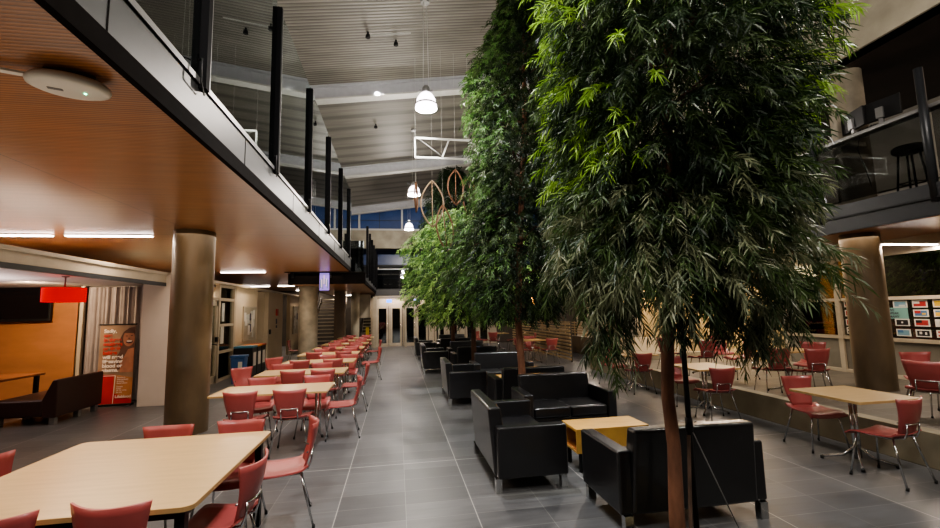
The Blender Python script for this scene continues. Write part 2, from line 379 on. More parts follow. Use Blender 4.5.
# clerestory
w = struct(MB().box(-4.5, 9.9, FAR+.02, FAR+.05, 6.08, 8.7).build('window_2', 'bg_dark_blue'))
b = MB()
for x in (-4.2, -1.95, .28-.0, 2.4, 4.6, 6.8): b.box(x-.05, x+.05, FAR-.05, FAR+.02, 6.08, 7.35+.14*x)
b.box(-4.5, 9.9, FAR-.06, FAR+.02, 6.08, 6.18)
b.build('window_frame', 'beam_light', w)
b = MB()
for x in (-3.2, -.9, 1.3, 3.5): b.box(x-.015, x+.015, FAR-.0, FAR+.018, 6.1, 7.3)
b.box(-4.5, 9.9, FAR, FAR+.018, 6.62, 6.65); b.build('glazing_bar', 'dark_steel', w)
# roof
def roofz(x): return 7.38+.14*x
def slab(x0, x1, y0, y1, dz0, dz1, m=0, mb=None):
    mb = mb or MB()
    v = [(x, y, roofz(x)+dz) for dz in (dz0, dz1) for y in (y0, y1) for x in (x0, x1)]
    mb.add(v, [(0, 2, 3, 1), (4, 5, 7, 6), (0, 1, 5, 4), (2, 6, 7, 3), (0, 4, 6, 2), (1, 3, 7, 5)], m); return mb
struct(slab(-5, 10, -3, 10.3, 0, .15).build('ceiling_roof_near', 'roof_deck'))
struct(slab(-5, 10, 10.3, FAR+.2, 0, .15).build('ceiling_roof_far', 'roof_deck_far'))
for i, y in enumerate((-1.5, 4.4, 10.3, 16.2, 22.2)):
    b = MB(); slab(-4.4, 10, y-.03, y+.03, -.34, 0, 0, b); slab(-4.4, 10, y-.13, y+.13, -.37, -.33, 1, b); slab(-4.4, 10, y-.13, y+.13, -.04, 0, 0, b)
    struct(b.build('roof_beam', ['beam_grey', 'beam_light']))
# steel edge beam on the left, seen through the glass
struct(MB().box(-2.75, -2.5, -3, FAR, 6.45, 6.85).build('trim_4', 'beam_light'))
# conduits / sprinklers on the roof
b = MB()
for (x0, y0, x1, y1) in ((-.55, 8.3, .3, 8.3), (-.9, 7.2, 1.2, 7.2)):
    b.tube([(x0, y0, roofz(x0)-.06), (x1, y1, roofz(x1)-.06)], .014, 6)
tag(b.build('sprinkler_pipe', 'beam_light'), 'thin pale sprinkler pipe fixed under the ribbed metal roof', 'pipe')
for i, (x, y, lb) in enumerate(((-.55, 8.3, 'small black spotlight on the ribbed roof left of the first pendant wire'), (.0, 8.6, 'small dark sprinkler head on the ribbed roof beside the thin pale pipe'),
        (2.2, 8.6, 'small black spotlight on the ribbed roof close to the tall dark tree'), (-.6, 12.6, 'small dark sprinkler head on the roof beyond the first beam'))):
    z = roofz(x); tag(MB().lathe([(.02, -.0), (.02, -.05), (.045, -.06), (.05, -.12), (.03, -.13)], 10, (x, y, z), cap=(False, True)).build('ceiling_spotlight', 'black_metal'), lb, 'spotlight')
# outer walls
struct(MB().box(-5.1, -5, -3, FAR, 3.5, 7).build('wall_left_upper', 'dark_brown'))
struct(MB().box(-10.1, -10, -3, 26, 0, 3.5).build('wall_left_outer', 'room_grey'))
struct(MB().box(-10, 14, -3.1, -3, 0, 9).build('wall_back', 'dark_room'))
struct(MB().box(-10, 14, 26, 26.1, 0, 6).build('wall_far', 'dark_room'))
b = MB(); b.box(-5, 14, -3.1, -3, 8.9, 9)
# right upper level
struct(MB().box(7.9, 14, -3, FAR, 2.98, 3.02).build('ceiling_right', 'timber_soffit'))
struct(MB().box(7.95, 14, -3, FAR, 3.02, 3.45).build('floor_upper_right', 'dark_void'))
b = MB(); b.box(7.86, 7.95, -3, FAR, 2.99, 3.26, 0); b.box(7.84, 7.95, -3, FAR, 3.26, 3.47, 0); b.box(7.83, 7.9, -3, FAR, 3.24, 3.27, 1)
struct(b.build('trim_5', ['fascia_dark', 'black_metal']))
struct(MB().box(7.95, 14, -3, FAR, 6.1, 6.2).build('ceiling_upper_right', 'dark_brown'))
struct(MB().box(7.9, 8.2, -3, FAR, 6.1, 8.6).build('wall_right_upper_band', 'concrete_pale'))
struct(MB().box(11.5, 11.6, -3, FAR, 3.45, 6.1).box(11.4, 11.5, -3, FAR, 4.35, 4.42).build('wall_right_upper', 'room_grey'))
struct(MB().box(14, 14.1, -3, 26, 0, 9).build('wall_right_outer', 'dark_room'))

# ------------------------------------------------------------------ COLUMNS
def column(x, y, z0, z1, r, m, nm='concrete_column', n=40):
    b = MB(); b.lathe([(r, z0), (r, z1)], n, (x, y, 0)); b.v = [tuple(v) for v in b.v]
    o = struct(b.build(nm, m)); return o
column(-3.18, 7.47, 0, 3.09, .29, 'column_brown'); column(-3.18, 16.6, 0, 3.09, .33, 'concrete')
column(-3.18, -1.6, 0, 3.09, .29, 'column_brown')
struct(bev(MB().box(-2.75, -2.3, 20.0, 20.5, 0, 2.75).build('concrete_column', 'column_brown'), .02, 1)); column(-2.02, 22.0, 0, 2.75, .2, 'concrete_pale')
column(8.42, 6.62, .2, 2.98, .29, 'column_brown'); column(8.50, 6.62, 3.45, 6.1, .27, 'concrete')
column(8.45, 14.6, 0, 2.98, .27, 'concrete_pale'); column(8.45, 14.6, 3.45, 6.1, .27, 'concrete')

# ------------------------------------------------------------------ LEFT WALL with rooms (wall plane x=-4.7, 2.6 m high)
WX = -4.7
b = MB(); b.box(-10, WX, 9.8, 10.02, 0, 2.6)   # white cross wall facing the camera, right of the curtain opening
wl = MB(); wl.box(-5.09, WX+.12, 9.8, 10.05, 0, 2.62); struct(wl.build('wall_white', 'white_wall'))
struct(MB().box(-10, -5.3, 10.85, 10.95, 0, 2.6).build('wall_orange', 'orange_wall'))
struct(MB().box(-9.9, -9.8, 3, 10.9, 0, 2.6).build('wall_lounge_side', 'orange_wall'))
struct(MB().box(-10, WX-.05, -3, 10.95, 2.45, 2.48).build('ceiling_lounge', 'white_ceiling'))
b = MB(); b.box(WX-.06, WX+.02, -3, 9.8, 2.44, 2.64, 0); b.box(WX-.02, WX+.05, -3, 9.8, 2.60, 2.66, 0); b.box(WX-.02, WX+.03, -3, 9.8, 2.38, 2.45, 1)
b.box(WX-.12, WX+.12, 9.8, 24, 2.60, 2.66, 0)
struct(b.build('trim_6', ['frame_beige', 'dark_steel']))
# wall segments beyond the glazed entrance
b = MB(); b.box(WX-.15, WX, 10.05, 10.9, 0, 2.6); b.box(WX-.15, WX, 13.85, 15.85, 0, 2.6)
b.box(WX-1.2, WX-1.1, 15.7, 17.0, 0, 2.6); b.box(WX-1.2, WX-.1, 15.8, 15.9, 0, 2.6)
b.box(WX-.15, WX+.04, 17.0, 19.05, 0, 2.6); b.box(WX-1.2, WX-.1, 16.95, 17.05, 0, 2.6)
b.box(WX-.9, WX-.8, 19.0, 20.5, 0, 2.6); b.box(WX-.15, WX, 20.5, 22.6, 0, 2.6)
struct(b.build('wall_left', 'cream_wall'))
struct(MB().box(WX-1.09, WX-1.05, 16.0, 16.9, 0, 2.1).build('door_5', 'room_grey'))
struct(MB().box(WX-.79, WX-.76, 19.2, 20.3, 0, 2.1).build('door_6', 'room_grey'))
struct(MB().box(WX-2.2, WX-2.1, 10.9, 13.9, 0, 2.6).box(WX-2.2, WX-.15, 13.8, 13.85, 0, 2.6).box(WX-2.2, WX-.15, 10.85, 10.9, 0, 2.6).build('wall_office', 'cream_wall'))
# glazed entrance
d = struct(MB().box(WX-.05, WX-.04, 12.65, 13.75, .05, 2.55).build('window_3', 'window_glass'))
b = MB()
for y in (10.9, 11.75, 12.62, 13.72): b.box(WX-.09, WX+.02, y-.05, y+.05, 0, 2.6)
for z in (2.2,): b.box(WX-.09, WX+.01, 10.9, 13.75, z-.04, z+.04)
for z in (1.5, .78, .04, 2.56): b.box(WX-.09, WX+.01, 12.65, 13.72, z-.035, z+.035)
b.build('window_frame', 'frame_beige', d)
dd = struct(MB().box(WX-.05, WX-.04, 11.8, 12.58, .1, 2.15).box(WX-.05, WX-.04, 11.0, 11.7, .1, 2.15).build('door_1', 'window_glass'))
b = MB()
for y0, y1 in ((10.97, 11.70), (11.80, 12.56)):
    b.box(WX-.07, WX+.0, y0, y0+.09, .03, 2.14); b.box(WX-.07, WX+.0, y1-.09, y1, .03, 2.14); b.box(WX-.07, WX, y0, y1, .03, .2); b.box(WX-.07, WX, y0, y1, 2.02, 2.14)
b.build('door_frame', 'frame_beige', dd)
h = MB(); h.box(WX, WX+.05, 12.42, 12.52, 1.08, 1.2); h.tube([(WX+.06, 12.0, 1.05), (WX+.06, 12.45, 1.0)], .015, 8); h.build('door_handle', 'black_metal', dd)
random.seed(3)
for i, (y, z, w_, h_, m_, lb) in enumerate(((12.98, 1.25, .22, .5, 'paper', 'white notice sheet taped low on the glass beside the entrance door'), (13.0, 1.85, .18, .5, 'paper_pale', 'pale green poster on the glass beside the entrance door'),
      (12.15, 1.7, .22, .75, 'paper_dark', 'dark patterned poster on the glazed entrance door'), (12.1, .75, .16, .35, 'paper_dark', 'black sign low on the glazed entrance door'))):
    tag(MB().box(WX-.035, WX-.03, y-w_/2, y+w_/2, z-h_/2, z+h_/2).build('poster', m_), lb, 'poster')
# notice boards
def board(y0, y1, z0, z1, label, seed, x=WX):
    t = thing('notice_board', label, 'notice board', (x+.0, (y0+y1)/2, z0))
    hw = (y1-y0)/2; hh = z1-z0
    MB().box(.002, .03, -hw, hw, 0, hh).build('board_panel', 'concrete_pale', t)
    b = MB(); b.box(0, .045, -hw-.03, hw+.03, -.03, 0); b.box(0, .045, -hw-.03, hw+.03, hh, hh+.03); b.box(0, .045, -hw-.03, -hw, 0, hh); b.box(0, .045, hw, hw+.03, 0, hh); b.build('frame', 'frame_beige', t)
    rr = random.Random(seed)
    for i in range(18):
        a = rr.uniform(-hw+.02, hw-.28); z = rr.uniform(.05, hh-.32); w_ = rr.uniform(.12, .26); h_ = rr.uniform(.15, .3)
        MB().box(.031+i*.001, .033+i*.001, a, a+w_, z, z+h_).build('pinned_sheet', rr.choice(['paper', 'paper', 'paper_dark', 'paper_pale', 'paper_dark', 'paper']), t)
board(14.45, 15.62, .98, 2.0, 'framed notice board crowded with papers on the cream wall above the black bins', 1)
board(21.0, 21.9, .9, 2.1, 'narrow notice board with dark and white sheets, half hidden behind the concrete column', 5)
# fire call point, sign, extinguisher
t = thing('fire_alarm_point', 'red fire alarm box with sign on the cream pier between two doorways', 'fire alarm', (WX+.04, 18.1, 1.3))
MB().box(0, .05, -.1, .1, .42, .68).build('alarm_box', 'paper_red', t); MB().box(0, .02, -.06, .06, .1, .3).box(0, .03, -.05, .05, -.05, .05).build('sign_plate', 'paper_dark', t)
t = thing('fire_extinguisher', 'red fire extinguisher hanging low on the wall behind the concrete column', 'fire extinguisher', (WX+.12, 22.2, .55))
MB().lathe([(.02, 0), (.085, .02), (.09, .1), (.09, .42), (.05, .5), (.03, .53)], 14, cap=(True, True)).build('tank', 'paper_red', t); MB().box(-.04, .06, -.03, .03, .53, .6).build('handle', 'black_metal', t)
tag(MB().box(WX+.04, WX+.09, 17.15, 17.25, 1.05, 1.22).build('door_lock_box', 'black_metal'), 'small black switch box on the near edge of the cream pier', 'switch')
# bins
for i, (y, mt, lb) in enumerate(((13.72, 'bin_top_blue', 'black recycling bin with blue top, nearest of the row under the notice board'), (14.16, 'bin_top_orange', 'black recycling bin with orange top, middle of the row under the notice board'),
                                 (14.60, 'bin_top_red', 'black recycling bin with red top, last of the row under the notice board'))):
    t = thing('recycling_bin', lb, 'bin', (-4.35, y, 0), 0, 'black recycling bins along the cream wall')
    bev(MB().box(-.27, .25, -.20, .20, .04, .82).build('bin_body', 'bin_black', t), .015); MB().box(-.26, .26, -.21, .21, .82, .87).build('bin_lid', mt, t)
    MB().box(.25, .254, -.12, .12, .3, .68).build('bin_label', 'paper', t); MB().box(-.24, .22, -.18, .18, 0, .04).build('base', 'black_rubber', t)
t = thing('waste_bin', 'blue rubbish bin with a white sticker in front of the glazed door', 'bin', (-4.08, 12.4, 0))
bev(MB().add([(-.14, -.12, 0), (.14, -.12, 0), (.14, .12, 0), (-.14, .12, 0), (-.17, -.15, .66), (.17, -.15, .66), (.17, .15, .66), (-.17, .15, .66)], [(3, 2, 1, 0), (0, 1, 5, 4), (1, 2, 6, 5), (2, 3, 7, 6), (3, 0, 4, 7), (4, 5, 6, 7)]).build('bin_body', 'blue_plastic', t), .02)
bev(MB().box(-.185, .185, -.165, .165, .66, .72).build('rim', 'blue_plastic', t), .01); MB().box(.02, .12, -.152, -.146, .36, .56).build('sticker', 'paper', t)

# ------------------------------------------------------------------ LOUNGE
t = thing('wall_television', 'large black flat television mounted on the orange lounge wall', 'television', (-8.06, 10.78, 1.72))
bev(MB().box(-.72, .72, -.06, .0, 0, .80).build('screen_body', 'black_metal', t), .01); MB().box(-.68, .68, -.064, -.061, .06, .76).build('screen', 'screen_off', t)
MB().box(-.25, .25, -.03, .07, .8, .86).box(-.04, .04, 0, .06, .5, .95).build('wall_bracket', 'black_metal', t)
b = MB(); n = 120; vs = []
for i in range(n+1):
    x = -6.5+1.65*i/n; y = 10.5+.045*sin(i*.62)+.02*sin(i*1.7)
    vs += [(x, y, .02), (x, y, 2.42)]
b.add(vs, [(2*i, 2*i+2, 2*i+3, 2*i+1) for i in range(n)], 0, True)
t = thing('window_curtain', 'grey translucent pleated curtain hanging behind the red banner', 'curtain'); b.build('curtain_cloth', 'curtain', t)
MB().tube([(-6.5, 10.5, 2.43), (-4.9, 10.5, 2.43)], .015, 8).build('curtain_rail', 'metal_grey', t)
struct(MB().box(-6.60, -6.53, 10.42, 10.5, 0, 2.45).build('trim_7', 'frame_beige'))
def drum_lamp(x, y, zc, label):
    t = thing('pendant_lamp', label, 'lamp', (x, y, zc), 0, 'red drum lamps in the lounge')
    MB().lathe([(.275, .115), (.275, -.115)], 32, (0, 0, 0)).lathe([(.270, -.11), (.270, .11)], 32).build('lamp_shade', 'lamp_red', t)
    MB().lathe([(.0, -.10), (.265, -.10)], 32).build('diffuser', 'lamp_red', t)
    MB().tube([(0, 0, .1), (0, 0, 2.45-zc)], .012, 8).lathe([(.05, 2.43-zc), (.05, 2.45-zc)], 12).build('stem', 'metal_grey', t)
drum_lamp(-5.32, 8.03, 2.14, 'glowing red drum lamp hanging in front of the television')
# lounge bench sofa and table
t = thing('bench_sofa', 'dark brown upholstered bench sofa with its back to the hall beside the banner', 'sofa', (-6.05, 9.25, 0))
b = MB()
def bk(u, v): return (.30+.12*v-.03*math.sin(v*pi), -.72+1.45*u, .12+.63*v)
bev(MB().add([(.22, -.74, .12), (.42, -.74, .12), (.42, .42, .12), (.22, .42, .12), (.20, -.74, .42), (.42, -.74, .74), (.42, .42, .74), (.20, .42, .42), (.34, -.74, .74), (.34, .42, .74)],
     [(0, 3, 2, 1), (1, 2, 6, 5), (0, 4, 7, 3), (4, 8, 9, 7), (8, 5, 6, 9), (0, 1, 5, 8, 4), (3, 7, 9, 6, 2)]).build('backrest', 'brown_leather', t), .02)
bev(MB().box(-.55, .22, -.74, .42, .14, .42).build('seat', 'brown_leather', t), .04, 3)
for x in (-.45, .34):
    for y in (-.66, -.1, .34): MB().box(x-.04, x+.04, y-.04, y+.04, 0, .14).build('leg', 'metal_grey', t)
t = thing('lounge_table', 'dark wooden lounge table beyond the bench sofa', 'table', (-7.3, 8.9, 0))
bev(MB().box(-.6, .6, -1.0, .9, .70, .74).build('tabletop', 'table_dark_wood', t), .008)
for x in (-.52, .52):
    for y in (-.9, .8): MB().box(x-.03, x+.03, y-.03, y+.03, 0, .7).build('leg', 'black_metal', t)
t = thing('table_caddy', 'small wire caddy with glass pots on the dark lounge table', 'caddy', (-7.15, 8.6, .741))
MB().tube([(.07*cos(a*pi/6), .07*sin(a*pi/6), .05) for a in range(13)], .005, 6).tube([(.07*cos(a*pi/6), .07*sin(a*pi/6), .006) for a in range(13)], .005, 6).tube([(-.07, 0, 0), (-.07, 0, .12), (.07, 0, .12), (.07, 0, 0)], .005, 6).build('wire_frame', 'chrome', t)
MB().lathe([(.025, 0), (.03, .05), (.025, .07)], 12, (.03, 0, 0), cap=(True, True)).lathe([(.025, 0), (.03, .05), (.025, .07)], 12, (-.03, .01, 0), cap=(True, True)).build('pot', 'paper', t)
t = thing('low_side_table', 'corner of a small yellow topped table at the edge of the lounge', 'table', (-5.72, 6.80, 0))
bev(MB().box(-.3, .3, -.3, .3, .56, .6).build('tabletop', 'coffee_wood', t), .01)
for x in (-.25, .25):
    for y in (-.25, .25): MB().box(x-.02, x+.02, y-.02, y+.02, 0, .56).build('leg', 'black_metal', t)
# banner stand
BN = thing('pull_up_banner', 'red and tan pull-up banner asking for blood donors with a laughing face', 'banner', (-5.61, 10.0, 0), radians(3))
MB().box(-.31, .31, -.004, .004, .03, 1.62).build('banner_sheet', 'banner_tan', BN)
def plate(name, m, pts, k, z=0):
    return MB().add([(x, -.005-.001*k, y) for x, y in pts], [tuple(range(len(pts)))]).build(name, m, BN)
plate('red_field', 'banner_red', [(-.31, .03), (-.02, .03), (-.02, .62), (-.24, .62), (-.26, .66), (-.31, .72)], 1)
plate('warm_field', 'banner_glow', [(-.02, .03), (.31, .03), (.31, .55), (-.02, .62)], 1)
plate('red_base_field', 'banner_red', [(-.02, .03), (.31, .03), (.31, .12), (-.02, .26)], 2)
def ell(cx, cy, rx, ry, n=28, a0=0, a1=2*pi): return [(cx+rx*cos(a0+(a1-a0)*i/n), cy+ry*sin(a0+(a1-a0)*i/n)) for i in range(n)]
plate('face_hair', 'skin_dark', [(.31, .70), (.31, 1.57), (.20, 1.55), (.10, 1.46), (.04, 1.32), (.06, 1.1), (.0, .95), (.02, .72)], 2)
plate('face_neck', 'skin', [(.31, .66), (.31, 1.15), (.20, 1.12), (.14, .98), (.06, .86), (.08, .66)], 3)
plate('face', 'skin', [(x, y) for x, y in ell(.205, 1.34, .105, .165)], 4)
plate('face_cap', 'skin_dark', ell(.21, 1.42, .11, .105, 20, .2, pi-.1), 5)
plate('mouth', 'mouth', ell(.215, 1.27, .062, .036), 6); plate('teeth', 'teeth', ell(.215, 1.282, .052, .015), 7)
plate('eye', 'mouth', ell(.165, 1.385, .022, .007, 12), 7); plate('eye', 'mouth', ell(.255, 1.39, .022, .007, 12), 7); plate('nose', 'skin_dark', ell(.208, 1.335, .016, .012, 12), 7)
plate('banner_line', 'text_white', [(-.245, .64), (-.235, .605), (.01, .605), (.01, .595), (-.245, .595), (-.265, .64)], 8)
plate('banner_line', 'text_white', [(.0, .60), (.012, .60), (-.01, .05), (-.022, .05)], 8)
def text(body, x, z, size, m, parent=BN, y=-.018, bold=.006, sx=1):
    c = bpy.data.curves.new('lettering', 'FONT'); c.body = body; c.size = size; c.extrude = .0008; c.offset = bold*size*1.2
    c.materials.append(MATS[m]); tmp = bpy.data.objects.new('tmp', c); col.objects.link(tmp); bpy.context.view_layer.update()
    me = bpy.data.meshes.new_from_object(tmp.evaluated_get(bpy.context.evaluated_depsgraph_get())); bpy.data.objects.remove(tmp)
    o = bpy.data.objects.new('lettering', me); col.objects.link(o); o.parent = parent
    o.location = (x, y, z); o.rotation_euler = (pi/2, 0, 0); o.scale = (sx, 1, 1); return o
zz = 1.46
for s_, m_ in (('Sadly,', 'text_white'), ('one', 'text_red'), ('in three', 'text_red'), ('mothers', 'text_red'), ('or their', 'text_red'), ('babies', 'text_red'), ('will need', 'text_white'), ('lifesaving', 'text_white'), ('blood or', 'text_white'), ('plasma.', 'text_white')):
    text(s_, -.235, zz, .098, m_, bold=.03); zz -= .0865
for i, s_ in enumerate(('Become a', 'extraordinary', 'everyday', 'blood donor.')): text(s_, .04, .55-i*.037, .036, 'text_white')
for i, s_ in enumerate(('Donate', 'today', 'on 13 14 95', 'or visit')): text(s_, .04, .37-i*.037, .036, 'text_white')
text('Lifeblood', .02, .16, .075, 'text_white', bold=.02)
MB().box(-.33, .33, -.015, .015, 1.61, 1.635).build('top_rail', 'black_metal', BN); MB().tube([(0, .03, .05), (0, .03, 1.61)], .01, 8).build('support_pole', 'metal_grey', BN)
bev(MB().box(-.33, .33, -.05, .05, .01, .05).build('base', 'black_metal', BN), .008)
for s_ in (-.28, .28): MB().box(s_-.02, s_+.02, -.12, .12, 0, .015).build('foot', 'metal_grey', BN)

# ------------------------------------------------------------------ ACCESS POINT on the soffit
t = thing('wireless_access_point', 'white oval wireless access point with green light under the timber ceiling', 'access point', (-1.79, 2.62, 3.0), radians(20))
b = MB(); n = 36
prof = [(0, -.0), (.55, .001), (.85, .005), (.97, .014), (1, .028), (.97, .045), (.9, .056), (.0, .056)]
b.add([(.185*r*cos(2*pi*k/n)*(1 if abs(cos(2*pi*k/n)) < .99 else 1), .135*r*sin(2*pi*k/n), z) for r, z in prof for k in range(n)], [(i*n+k, i*n+n+k, i*n+n+(k+1) % n, i*n+(k+1) % n) for i in range(len(prof)-1) for k in range(n)], 0, True)
b.build('housing', 'plastic_white', t); MB().lathe([(.0, -.003), (.006, -.003), (.006, .004)], 10, (.07, 0, 0)).build('status_light', 'led_green', t)
MB().box(-.09, -.025, -.012, .012, -.002, .003).build('logo_plate', 'plastic_grey', t)
b = MB(); b.box(-.36, -.15, -.02, .02, .045, .058); b.build('mounting_bracket', 'plastic_white', t)
MB().box(-.1, .12, -.05, .05, .056, .09).build('mount', 'plastic_grey', t)

# ------------------------------------------------------------------ LIGHT FITTINGS (linear, recessed in soffits)
def strip(x0, x1, y, z, label, w=.07, e='tube_light', power=22, wide=False):
    t = thing('strip_light', label, 'strip light', ((x0+x1)/2, y, z), 0, 'linear strip lights under the timber ceilings')
    hl = (x1-x0)/2
    MB().box(-hl, hl, -w/2-.02, w/2+.02, -.015, 0).build('housing', 'plastic_white', t)
    MB().box(-hl+.01, hl-.01, -w/2, w/2, -.03, -.015).build('diffuser', e, t)
    ld = bpy.data.lights.new('strip_area', 'AREA'); ld.shape = 'RECTANGLE'; ld.size = hl*2; ld.size_y = w; ld.energy = power; ld.color = (1, .80, .62)
    lo = bpy.data.objects.new('strip_area', ld); col.objects.link(lo); lo.parent = t; lo.location = (0, 0, -.05)
row = [(-6.55, -5.4, 'second'), (-5.2, -3.98, 'first')]
strip(-6.45, -5.38, 7.78, 3.09, 'white strip light on the timber ceiling above the lounge edge')
strip(-5.2, -3.95, 7.78, 3.09, 'white strip light on the timber ceiling just left of the near column')
strip(-5.3, -4.02, 14.25, 3.09, 'white strip light on the timber ceiling above the glazed entrance door')
strip(-6.95, -5.8, 21.3, 3.09, 'far strip light above the notice board wall, left one of its row', power=22)
strip(-5.45, -4.3, 21.3, 3.09, 'far strip light above the notice board wall, right one of its row', power=22)
strip(-5.5, -4.3, 25.2, 3.09, 'most distant strip light on the left, seen beside the concrete column', power=22)
strip(-3.4, -2.2, 24.6, 2.75, 'faint strip light above the foot of the stairs', power=18)
strip(-5.2, -3.95, 1.2, 3.09, 'strip light on the timber ceiling, nearest of the left side row', power=14)
for y, p, lb in ((-.8, 22, 'strip light on the timber ceiling over the platform, nearest one'), (6.38, 20, 'white strip light over the platform above the window with flag cards'), (11.6, 26, 'strip light over the platform in front of the pale yellow wall'),
                 (16.0, 26, 'strip light over the far end of the platform'), (20.5, 22, 'small strip light over the timber slat screen')):
    strip(8.6, 9.8, y, 2.98-.2*(y == 6.38), lb, power=p)

# ------------------------------------------------------------------ GLASS SCREEN on left balcony
PY = [-.6, 1.4, 3.40, 5.4, 7.42, 9.5, 11.6, 13.55]
scr = thing('glass_screen', 'tall frameless glass screen with black posts along the left balcony edge', 'glass screen', (-1.46, 0, 3.5))
for i, y in enumerate(PY):
    b = MB(); b.box(-.05, .055, y-.035, y+.035, -.06, 2.08); b.box(.050, .0555, y+.028, y+.036, -.06, 2.08, 1)
    b.build('post', ['post_black', 'metal_grey'], scr)
    y1 = PY[i+1] if i+1 < len(PY) else 14.4
    MB().box(-.012, 0, y+.04, y1-.04, -.02, 2.14).build('glass_panel', 'clear_glass', scr)
    MB().box(-.03, .016, y+.04, y1-.04, -.03, .015).build('glass_clamp', 'metal_grey', scr)
    MB().tube([(.03, y-.1, .12), (.06, y-.13, .12), (.06, y-.13, -.06), (.03, y+.0, -.1)], .006, 6).build('cable_tie', 'black_metal', scr)
MB().tube([(-.12, -2.9, 1.0), (-.12, 14.3, 1.0)], .022, 8).build('handrail', 'metal_grey', scr)
scr2 = thing('balustrade', 'black posted dark glass balustrade on the far left landing', 'balustrade', (-1.02, 0, 3.1))
y = 15.3
while y < 22.8:
    MB().box(-.03, .05, y-.04, y+.04, -.15, 1.65).build('post', 'post_black', scr2)
    MB().box(-.01, 0, y+.05, y+1.35, .05, 1.25).build('glass_panel', 'dark_glass', scr2); y += 1.45
MB().box(-2.4, -.1, 15.06, 15.08, .05, 1.1).build('glass_panel', 'dark_glass', scr2)
for x in (-2.4, -1.2): MB().box(x-.04, x+.04, 15.05, 15.12, -.15, 1.5).build('post', 'black_metal', scr2)

# ------------------------------------------------------------------ FAR DOORS
def far_door(i, x, label=''):
    d = struct(MB().box(x-.20, x+.20, FAR+.02, FAR+.04, .16, 1.98).build('door_%d' % (10+i), 'dark_glass'))
    b = MB(); b.box(x-.30, x-.20, FAR-.03, FAR+.05, 0, 2.08); b.box(x+.20, x+.30, FAR-.03, FAR+.05, 0, 2.08); b.box(x-.2, x+.2, FAR-.03, FAR+.05, 0, .16); b.box(x-.2, x+.2, FAR-.03, FAR+.05, 1.96, 2.08); b.build('door_frame', 'frame_beige', d)
    MB().tube([(x+.24, FAR-.06, .9), (x+.24, FAR-.06, 1.2)], .015, 6).build('door_handle', 'chrome', d)
dx = [-.75, -.05, .66, 1.30, 2.25, 2.95, 3.9, 4.6]
for i, x in enumerate(dx): far_door(i, x)
b = MB(); prev = -1.25
for x0, x1 in ((-1.35, -1.08), (-.42, -.36), (.29, .34), (.98, 1.0), (1.64, 1.92), (2.57, 2.63), (3.28, 3.57), (4.22, 4.28), (4.93, 5.3)): b.box(x0, x1, FAR-.05, FAR+.1, 0, 2.5)
b.box(-1.35, 5.3, FAR-.04, FAR+.08, 2.08, 2.5); b.box(-1.2, -1.0, FAR-.9, FAR-.6, 0, 2.55)
b.box(.36, .5-.04, FAR-.85, FAR-.6, 0, 2.55)
struct(b.build('wall_far_doors', 'frame_beige'))
struct(MB().box(5.3, 10, FAR, FAR+.1, 0, 3).build('wall_far_right', 'dark_room'))
for x, lb in ((-.4, 'small glowing blue exit light above the left pair of far doors'), (1.0, 'small glowing blue exit light above the middle far doors'), (4.2, 'small glowing blue exit light seen between the tree leaves')):
    t = thing('exit_light', lb, 'exit light', (x, FAR-.58, 2.33)); bev(MB().box(-.13, .13, -.03, .03, -.07, .07).build('lamp_body', 'exit_blue', t), .01); MB().box(-.02, .02, -.015, .015, .07, .2).build('bracket', 'metal_grey', t)
strip(-.9, .6, FAR-.3, 2.55, 'thin strip light over the far entrance doors, left one', w=.03, power=9); strip(.9, 2.4, FAR-.3, 2.55, 'thin strip light over the far entrance doors, right one', w=.03, power=9)

# ------------------------------------------------------------------ STAIRS
def stairs(x0, x1, y0, n, label, rise=.17, run=.27):
    t = thing('staircase', label, 'staircase', (x0, y0, 0))
    w_ = x1-x0
    b = MB(); [b.box(.04, w_-.04, i*run, i*run+.06, i*rise+rise-.05, i*rise+rise) for i in range(n)]; b.build('treads', 'tread', t)
    b = MB(); [b.box(.04, w_-.04, i*run+.06, i*run+run+.02, i*rise+rise-.045, i*rise+rise-.01) for i in range(n)]; b.build('tread_backs', 'stair_metal', t)
    for sx in (0, w_): MB().beam((sx, -.1, .0), (sx, n*run, n*rise), .06, .26).build('stringer', 'stair_metal', t)
    for sx in (0, w_):
        b = MB(); b.tube([(sx, -.1, .95), (sx, n*run, n*rise+.95)], .025, 8); b.build('handrail', 'black_metal', t)
        for k in range(0, n, 3): MB().box(sx-.02, sx+.02, k*run-.02, k*run+.02, k*rise, k*rise+.98).build('baluster', 'black_metal', t)
stairs(-4.1, -2.75, 20.9, 15, 'steep staircase with pale step edges rising behind the concrete column')
stairs(-1.95, -1.25, 24.0, 8, 'short flight of pale edged steps beside the far entrance doors')
struct(MB().box(-2.0, -1.35, 22.9, 23.3, 1.5, 2.7).build('wall_stair_soffit', 'concrete_pale'))
tag(bev(MB().box(-1.62, -1.45, 23.5, 23.53, .25, 1.0).build('wet_floor_sign', 'yellow_sign'), .01), 'yellow upright sign at the foot of the far steps', 'sign')
t = thing('hanging_screen', 'lit purple and green display screen hanging under the balcony end', 'television', (-2.38, 15.0, 2.50), radians(8))
bev(MB().box(-.17, .17, -.03, .03, 0, .62).build('screen_body', 'black_metal', t), .01); MB().box(-.15, .15, -.034, -.031, .02, .6).build('screen', 'screen_on_bg', t)
b = MB(); rr = random.Random(4)
for i in range(7): 
    x = -.13+.036*i; b.box(x, x+.02, -.037, -.035, .05+rr.random()*.2, .35+rr.random()*.22, i % 2)
b.build('screen_picture', ['flag_green', 'linen_glow'], t); MB().box(-.02, .02, -.02, .02, .62, .9).build('hanger', 'black_metal', t)

